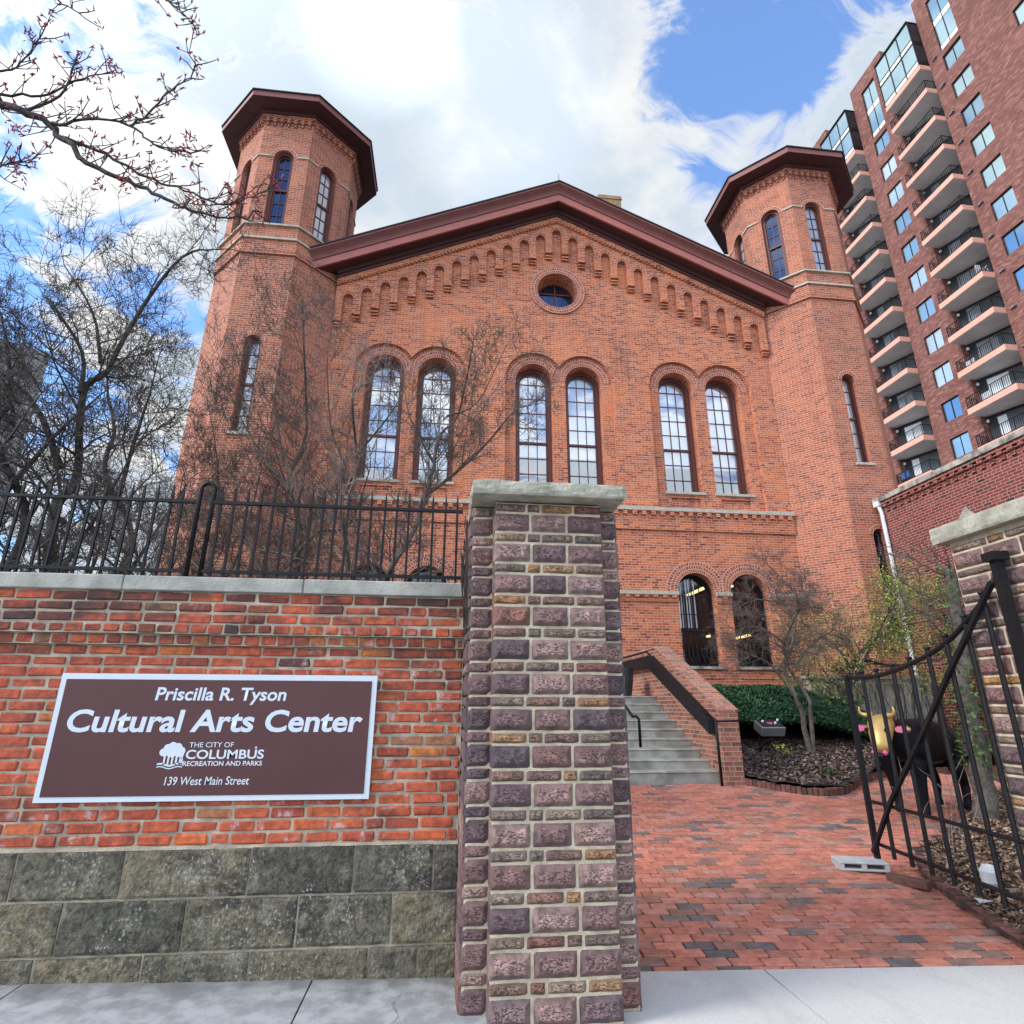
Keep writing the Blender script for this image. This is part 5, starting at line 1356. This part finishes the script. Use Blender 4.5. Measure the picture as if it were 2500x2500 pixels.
tree('bare_tree', 'dense bare tree crossing the far left edge in front of the grey high-rise',
     [([(-5.9, 8.0, g0), (-5.85, 8, 2.5), (-5.80, 8.0, 3.82), (-5.94, 8.0, 4.76), (-6.28, 8.0, 5.56), (-6.36, 8.0, 6.2), (-6.69, 8.0, 6.9)], .085, .012), ([(-5.85, 8, 3.0), (-6.5, 8, 4.2), (-7.2, 8, 5.2)], .05, .01), ([(-5.9, 8, 4.2), (-5.4, 8, 5.2), (-5.2, 8, 6.0)], .04, .008)], dict(PR, len=1.3, dens=2.4, lvl=3), 23, 'bark_dark', 'twig_dark')
tree('bare_tree', 'low tangled bare tree filling the gap between the fence and the left brick tower',
     [([(-4.3, 8.2, g0), (-4.35, 8.2, 1.6), (-4.6, 8.2, 2.8), (-4.9, 8.2, 3.9), (-5.1, 8.2, 4.6)], .05, .008), ([(-4.35, 8.2, 1.7), (-3.9, 8.2, 2.7), (-3.8, 8.2, 3.8)], .035, .007), ([(-4.4, 8.2, 1.9), (-5.2, 8.2, 2.8), (-6.0, 8.2, 3.5)], .035, .007)], dict(PR, len=.95, dens=4.2, lvl=3, up=.03), 77, 'bark_dark', 'twig_dark')
PM = dict(PR, len=.85, dens=6.5, up=.10, rmin=.0030, kids={0: 0, 1: 5, 2: 4, 3: 4}, lvl=3)
tree('bare_magnolia', 'bare forked tree rising just right of the looped fence post',
     [([(-1.70, 7, g0), (-1.8, 7, 1.8), (-1.88, 7.0, 2.89), (-1.93, 7.0, 3.66), (-2.09, 7.0, 4.23), (-2.0, 7, 5.0), (-1.96, 7.0, 6.1), (-1.98, 7, 6.5)], .055, .006), ([(-1.89, 7.0, 3.06), (-1.61, 7.0, 3.46), (-1.33, 7.0, 3.70), (-1.0, 7, 4.2)], .03, .006),
      ([(-2.0, 7, 4.0), (-2.5, 7, 4.6), (-2.9, 7, 5.3)], .025, .005), ([(-1.85, 7, 2.4), (-2.4, 7, 3.3), (-3.0, 7, 3.9)], .03, .006), ([(-2.1, 7, 4.3), (-2.3, 7, 5.1), (-2.45, 7, 5.7)], .02, .005), ([(-1.8, 7, 2.0), (-2.8, 7, 2.9), (-3.5, 7, 3.5)], .03, .006)], PM, 5, 'bark', 'twig')
tree('bare_magnolia', 'low thicket-like bare tree at the foot of the left brick tower behind the fence',
     [([(-3.4, 7.8, g0), (-3.5, 7.8, 1.8), (-3.3, 7.8, 2.9), (-3.1, 7.8, 4.0), (-3.2, 7.8, 5.0)], .045, .006), ([(-3.4, 7.8, 2.2), (-2.8, 7.8, 3.2), (-2.5, 7.8, 4.4)], .03, .006), ([(-3.45, 7.8, 2.2), (-4.0, 7.8, 3.3), (-4.2, 7.8, 4.4)], .03, .006),
      ([(-3.4, 7.8, 1.9), (-2.6, 7.8, 2.7), (-1.9, 7.8, 3.3)], .028, .006)], PM, 63, 'bark', 'twig')
tree('bare_magnolia', 'slender bare tree with pale upper twigs by the leftmost tall window',
     [([(-1.05, 6.6, g0), (-1.12, 6.6, 2.74), (-1.22, 6.6, 3.64), (-1.20, 6.6, 4.28), (-1.18, 6.6, 4.8), (-1.08, 6.6, 5.36), (-1.05, 6.6, 5.9)], .038, .006), ([(-1.2, 6.6, 4.0), (-1.5, 6.6, 4.7), (-1.55, 6.6, 5.5)], .02, .004), ([(-1.18, 6.6, 4.3), (-.8, 6.6, 4.9), (-.7, 6.6, 5.5)], .018, .004),
      ([(-1.1, 6.6, 2.6), (-1.5, 6.6, 3.1), (-1.7, 6.6, 3.7)], .02, .004)], dict(PM, dens=5., len=.65, up=.16, lvl=2), 9, 'bark', 'twig_pale')
tree('bare_magnolia', 'bare tree with a grey trunk leaning right across the second tall window',
     [([(-1.0, 6.2, g0), (-.9, 6.2, 1.8), (-.74, 6.2, 2.65), (-.57, 6.2, 2.87), (-.36, 6.2, 3.42), (-.22, 6.2, 4.00), (-.17, 6.2, 4.41), (.03, 6.2, 4.98), (.15, 6.2, 5.3)], .05, .007), ([(-.27, 6.2, 3.73), (.02, 6.2, 3.99), (.35, 6.2, 4.34), (.66, 6.2, 4.70), (.93, 6.2, 5.06)], .026, .005),
      ([(-.22, 6.2, 4.1), (-.5, 6.2, 4.6), (-.62, 6.2, 5.1)], .02, .004), ([(-.7, 6.2, 2.7), (-1.0, 6.2, 3.2), (-1.1, 6.2, 3.6)], .02, .004), ([(-.1, 6.2, 4.7), (.25, 6.2, 4.9), (.5, 6.2, 5.3)], .016, .004)], dict(PM, len=.62, dens=6.5), 29, 'bark', 'twig')
PS = dict(PR, len=.62, dens=11., up=.0, rmin=.0032, wig=.2, depth=.35, kids={0: 0, 1: 6, 2: 6}, start=.45)
tree('bare_shrub_tree', 'small many-stemmed bare tree standing in the bark bed in front of the yew',
     [([(6.45, 10.5, .65), (6.42, 10.5, 1.28), (6.29, 10.5, 1.69), (6.26, 10.5, 2.16), (6.27, 10.5, 2.59), (6.44, 10.5, 3.33), (6.38, 10.5, 3.69), (6.2, 10.5, 4.2)], .055, .008), ([(6.52, 10.5, .66), (6.55, 10.5, 1.28), (6.53, 10.5, 1.64), (6.42, 10.5, 2.20), (6.39, 10.5, 2.68), (6.54, 10.5, 3.33), (6.79, 10.5, 3.75)], .05, .008),
      ([(6.29, 10.5, 1.69), (5.95, 10.5, 2.20), (5.57, 10.5, 2.38), (5.28, 10.5, 2.57)], .025, .005), ([(6.42, 10.5, 2.20), (6.80, 10.5, 2.59), (7.24, 10.5, 2.9)], .028, .005), ([(6.44, 10.5, 3.33), (5.86, 10.5, 3.42), (5.42, 10.5, 3.26)], .02, .004),
      ([(6.27, 10.5, 2.59), (5.8, 10.5, 2.9), (5.4, 10.5, 2.85)], .02, .004), ([(6.54, 10.5, 3.2), (7.0, 10.5, 3.3), (7.4, 10.5, 3.2)], .02, .004)], PS, 31, 'bark', 'twig')
PC = dict(PR, len=.8, dens=8, up=.03, rmin=.004, wig=.22, depth=.5, kids={0: 0, 1: 4, 2: 4}, start=.25)
t_, ends, loc = tree('crab_apple', 'low spreading tree in fresh yellow-green leaf in front of the dark brick wing',
     [([(8.18, 11.8, .8), (8.16, 11.8, 1.57), (8.45, 11.8, 1.99), (8.77, 11.8, 2.42), (9.29, 11.8, 2.87), (9.91, 11.8, 3.30), (10.48, 11.8, 3.5)], .085, .012), ([(8.16, 11.8, 1.57), (8.09, 11.8, 1.93), (7.75, 11.8, 2.03), (7.3, 11.8, 2.2)], .045, .010),
      ([(8.45, 11.8, 1.99), (8.31, 11.8, 2.52), (8.11, 11.8, 2.9), (7.8, 11.8, 3.1)], .045, .008), ([(9.29, 11.8, 2.87), (9.66, 11.8, 3.5), (10.08, 11.8, 3.9), (10.8, 11.8, 4.1)], .04, .008), ([(8.77, 11.8, 2.42), (9.47, 11.8, 2.32), (10.17, 11.8, 2.43), (10.75, 11.8, 2.77)], .04, .008),
      ([(8.5, 11.8, 2.1), (9.0, 11.6, 2.9), (9.2, 11.4, 3.5)], .04, .008)], PC, 37, 'bark_dark', 'twig_dark')
mb = MB()
for q, d in ends:
    for j in range(9):
        if random.random() < .7: leafy(mb, q + Vector((random.gauss(0, .10), random.gauss(0, .10), random.gauss(0, .08))), (random.gauss(0, 1), random.gauss(0, 1), 1), random.uniform(.024, .056), random.random())
mb.build('leaves', M['spring'], t_)
# ivy-clad trunk by the right pier
random.seed(51)
t_ = thing('ivy_tree', 'leaning tree trunk wrapped in ivy beside the right-hand stone pier', 'tree', (6.25, 6.85, bedr_z(6.25, 6.85) - .05))
P = smoothpath([(0, 0, 0), (.05, 0, .45), (.09, 0, .95), (.09, 0, 1.5), (.2, 0, 2.1), (.35, .1, 3.0)], 5)
mb = MB(); mb.tube([p + Vector((random.gauss(0, .012), random.gauss(0, .012), 0)) for p in P], [.13 - .0025 * i for i in range(len(P))], 12, 0, False); mb.build('trunk', M['bark'], t_, True)
mb = MB()
for i in range(900):
    k = random.randint(7, len(P) - 1); a = random.uniform(0, 6.28); r = random.uniform(.10, .24); p = P[k] + Vector((math.cos(a) * r, math.sin(a) * r, random.uniform(-.1, .1)))
    leafy(mb, p, (math.cos(a), math.sin(a), .3), random.uniform(.03, .07), random.random())
mb.build('ivy', M['ivy'], t_)
tw, en = MB(), []
for i in range(12): grow(tw, P[-1] + Vector((0, 0, -.1 * i)), Vector((random.gauss(0, 1), random.gauss(0, .6), .6)), .7, .014, 2, dict(PR, len=.6), en)
tw.build('crown', M['twig_dark'], t_)

# street tree reaching in at the upper left
tm = [([(-5.6, 3.9, -.1), (-5.5, 3.9, 2.5), (-5.1, 3.9, 4.9), (-4.6, 3.9, 6.0)], .16, .08),
      ([(-4.6, 3.9, 6.0), (-3.91, 3.9, 6.17), (-3.78, 3.9, 6.13), (-3.60, 3.9, 6.05), (-3.38, 3.9, 5.96), (-3.23, 3.9, 5.82), (-3.04, 3.9, 5.62), (-2.84, 3.9, 5.50), (-2.62, 3.9, 5.42), (-2.40, 3.9, 5.30), (-2.19, 3.9, 5.22), (-1.98, 3.9, 5.16), (-1.84, 3.9, 5.15), (-1.61, 3.9, 5.24)], .040, .006),
      ([(-3.38, 3.9, 5.96), (-3.20, 3.82, 5.86), (-3.01, 3.8, 5.92), (-2.69, 3.8, 5.90), (-2.52, 3.8, 5.76), (-2.33, 3.8, 5.68), (-2.07, 3.8, 5.71)], .016, .005), ([(-2.69, 3.8, 5.90), (-2.58, 3.8, 6.04), (-2.46, 3.8, 6.30), (-2.36, 3.8, 6.47), (-2.29, 3.8, 6.67)], .011, .004),
      ([(-3.6, 3.9, 6.05), (-3.44, 4.0, 6.39), (-3.42, 4.0, 6.68), (-3.42, 4.0, 6.83)], .014, .005), ([(-4.4, 4.0, 6.2), (-3.95, 4.05, 6.40), (-3.64, 4.05, 6.43), (-3.48, 4.05, 6.55), (-3.30, 4.05, 6.69), (-3.14, 4.05, 6.80)], .017, .005),
      ([(-3.23, 3.9, 5.82), (-3.0, 3.98, 5.80), (-2.75, 3.98, 5.66), (-2.53, 3.98, 5.56), (-2.26, 3.98, 5.47), (-2.04, 3.98, 5.38), (-1.88, 3.98, 5.38), (-1.72, 3.98, 5.48), (-1.57, 3.98, 5.60)], .015, .004),
      ([(-4.4, 3.9, 6.3), (-3.87, 3.9, 6.47), (-3.76, 3.9, 6.54), (-3.69, 3.9, 6.81), (-3.63, 3.9, 7.15)], .014, .004), ([(-4.6, 3.9, 7.6), (-3.76, 3.9, 7.58), (-3.65, 3.9, 7.39), (-3.50, 3.9, 7.31), (-3.24, 3.9, 7.12)], .012, .004),
      ([(-4.0, 3.9, 8.1), (-2.99, 3.9, 7.73), (-2.69, 3.9, 7.50), (-2.56, 3.9, 7.38), (-2.44, 3.9, 7.23)], .012, .004), ([(-4.6, 3.9, 5.4), (-3.68, 3.9, 5.46), (-3.61, 3.9, 5.49), (-3.5, 3.9, 5.5), (-3.4, 3.9, 5.54)], .010, .004), ([(-4.6, 3.9, 6.0), (-4.8, 3.9, 7.2), (-4.0, 3.9, 8.1), (-3.6, 3.9, 9.)], .05, .01), ([(-5.1, 3.9, 4.9), (-4.6, 3.9, 5.4)], .03, .01)]
random.seed(61)
t_ = thing('street_tree', 'street tree reaching in from the left with bare twigs tipped with red buds', 'tree', (-5.6, 3.9, -.1)); loc = Vector((-5.6, 3.9, -.1))
tk, bd = MB(), MB(); tw = tk
def buds(p, n, s):
    for i in range(n):
        q = p + Vector((random.gauss(0, s), random.gauss(0, s), random.gauss(0, s)))
        a = Vector((random.gauss(0, 1), random.gauss(0, 1), random.gauss(0, 1))).normalized() * random.uniform(.014, .030)
        bd.tube([q - a, q, q + a * 1.2], [.002, .0065, .0015], 4, 0, False)
for i, (pts, r0, r1) in enumerate(tm):
    P = smoothpath([Vector(p) - loc for p in pts], 4); n = len(P)
    P = [p + Vector((random.gauss(0, r0 * .18 + .004), random.gauss(0, r0 * .18 + .004), random.gauss(0, r0 * .18 + .004))) * (0 < k < n - 1) for k, p in enumerate(P)]
    rr = [r0 + (r1 - r0) * (k / (n - 1)) ** .7 for k in range(n)]; tk.tube(P, rr, 10 if r0 > .03 else 6, 0, False)
    if i == 0: continue
    for k in range(1, n - 1):
        for _ in range(2 if r0 < .03 or P[k].x > 2 else 1):
            if random.random() < .62:
                d_ = (P[k + 1] - P[k]).normalized(); o = Vector((random.gauss(0, 1), random.gauss(0, .5), random.gauss(.5, .8))); d_ = (d_ * .7 + o.normalized()).normalized(); L = random.uniform(.05, .26)
                a = P[k]; b = a + d_ * L * .5 + Vector((0, 0, .01)); c = b + (d_ + Vector((random.gauss(0, .3), 0, .35))).normalized() * L * .5
                tw.tube([a, b, c], [.0055, .0042, .003], 4, 0, False)
                if L > .16: e = b + Vector((random.gauss(0, .05), random.gauss(0, .03), .06)); tw.tube([b, e], [.0035, .0025], 4, 0, False); buds(e, 2, .006)
                buds(c, random.choice((1, 2, 3)), .008)
    buds(P[-1], 5, .02)
for p in ((-3.14, 3.9, 6.52), (-3.01, 3.9, 6.60), (-2.27, 3.9, 5.95), (-2.24, 3.9, 5.72), (-1.68, 3.9, 5.37), (-2.48, 3.9, 7.33), (-3.59, 3.9, 5.85), (-2.37, 3.9, 5.78), (-2.66, 3.9, 5.42), (-2.87, 3.9, 5.39), (-2.12, 3.9, 5.29), (-3.76, 3.9, 6.93), (-3.46, 3.9, 5.42)): buds(Vector(p) - loc, 16, .032)
tk.build('trunk', M['bark_dark'], t_, True); bd.build('buds', M['bud'], t_)

# small green plants in the beds
random.seed(71)
def tuft(label, loc, n, h, s, mat='spring'):
    t = thing('seedling', label, 'plant', loc); st_, lf = MB(), MB()
    for i in range(n):
        a = random.uniform(0, 6.28); d = Vector((math.cos(a) * s, math.sin(a) * s, h * random.uniform(.6, 1.1)))
        st_.tube([(0, 0, 0), d * .5 + Vector((0, 0, .03)), d], [.004, .003, .002], 3, 0, False)
        for k in range(7): leafy(lf, d * random.uniform(.4, 1) + Vector((random.gauss(0, .03), random.gauss(0, .03), 0)), (random.gauss(0, .5), random.gauss(0, .5), 1), random.uniform(.03, .06), random.random())
    st_.build('stems', M['twig'], t); lf.build('leaves', M[mat], t)
tuft('bright green seedling at the foot of the display box', (5.75, 10.05, bed_z(5.8, 10.05)), 12, .26, .12)
tuft('dull green seedling at the rim of the bark bed near the kerb', (5.75, 9.0, bed_z(5.75, 9.0)), 9, .12, .16, 'ivy')
t_ = thing('bare_sprig', 'bare pale sprig poking up between the gate bars', 'plant', (5.05, 6.0, bedr_z(5.05, 6.0)))
mb = MB(); en = []
for i in range(6): grow(mb, Vector((random.gauss(0, .15), random.gauss(0, .1), 0)), Vector((random.gauss(0, .3), random.gauss(0, .3), 1)), .6, .005, 1, dict(PR, kids={0: 0, 1: 4}), en)
mb.build('stems', M['twig_pale'], t_)
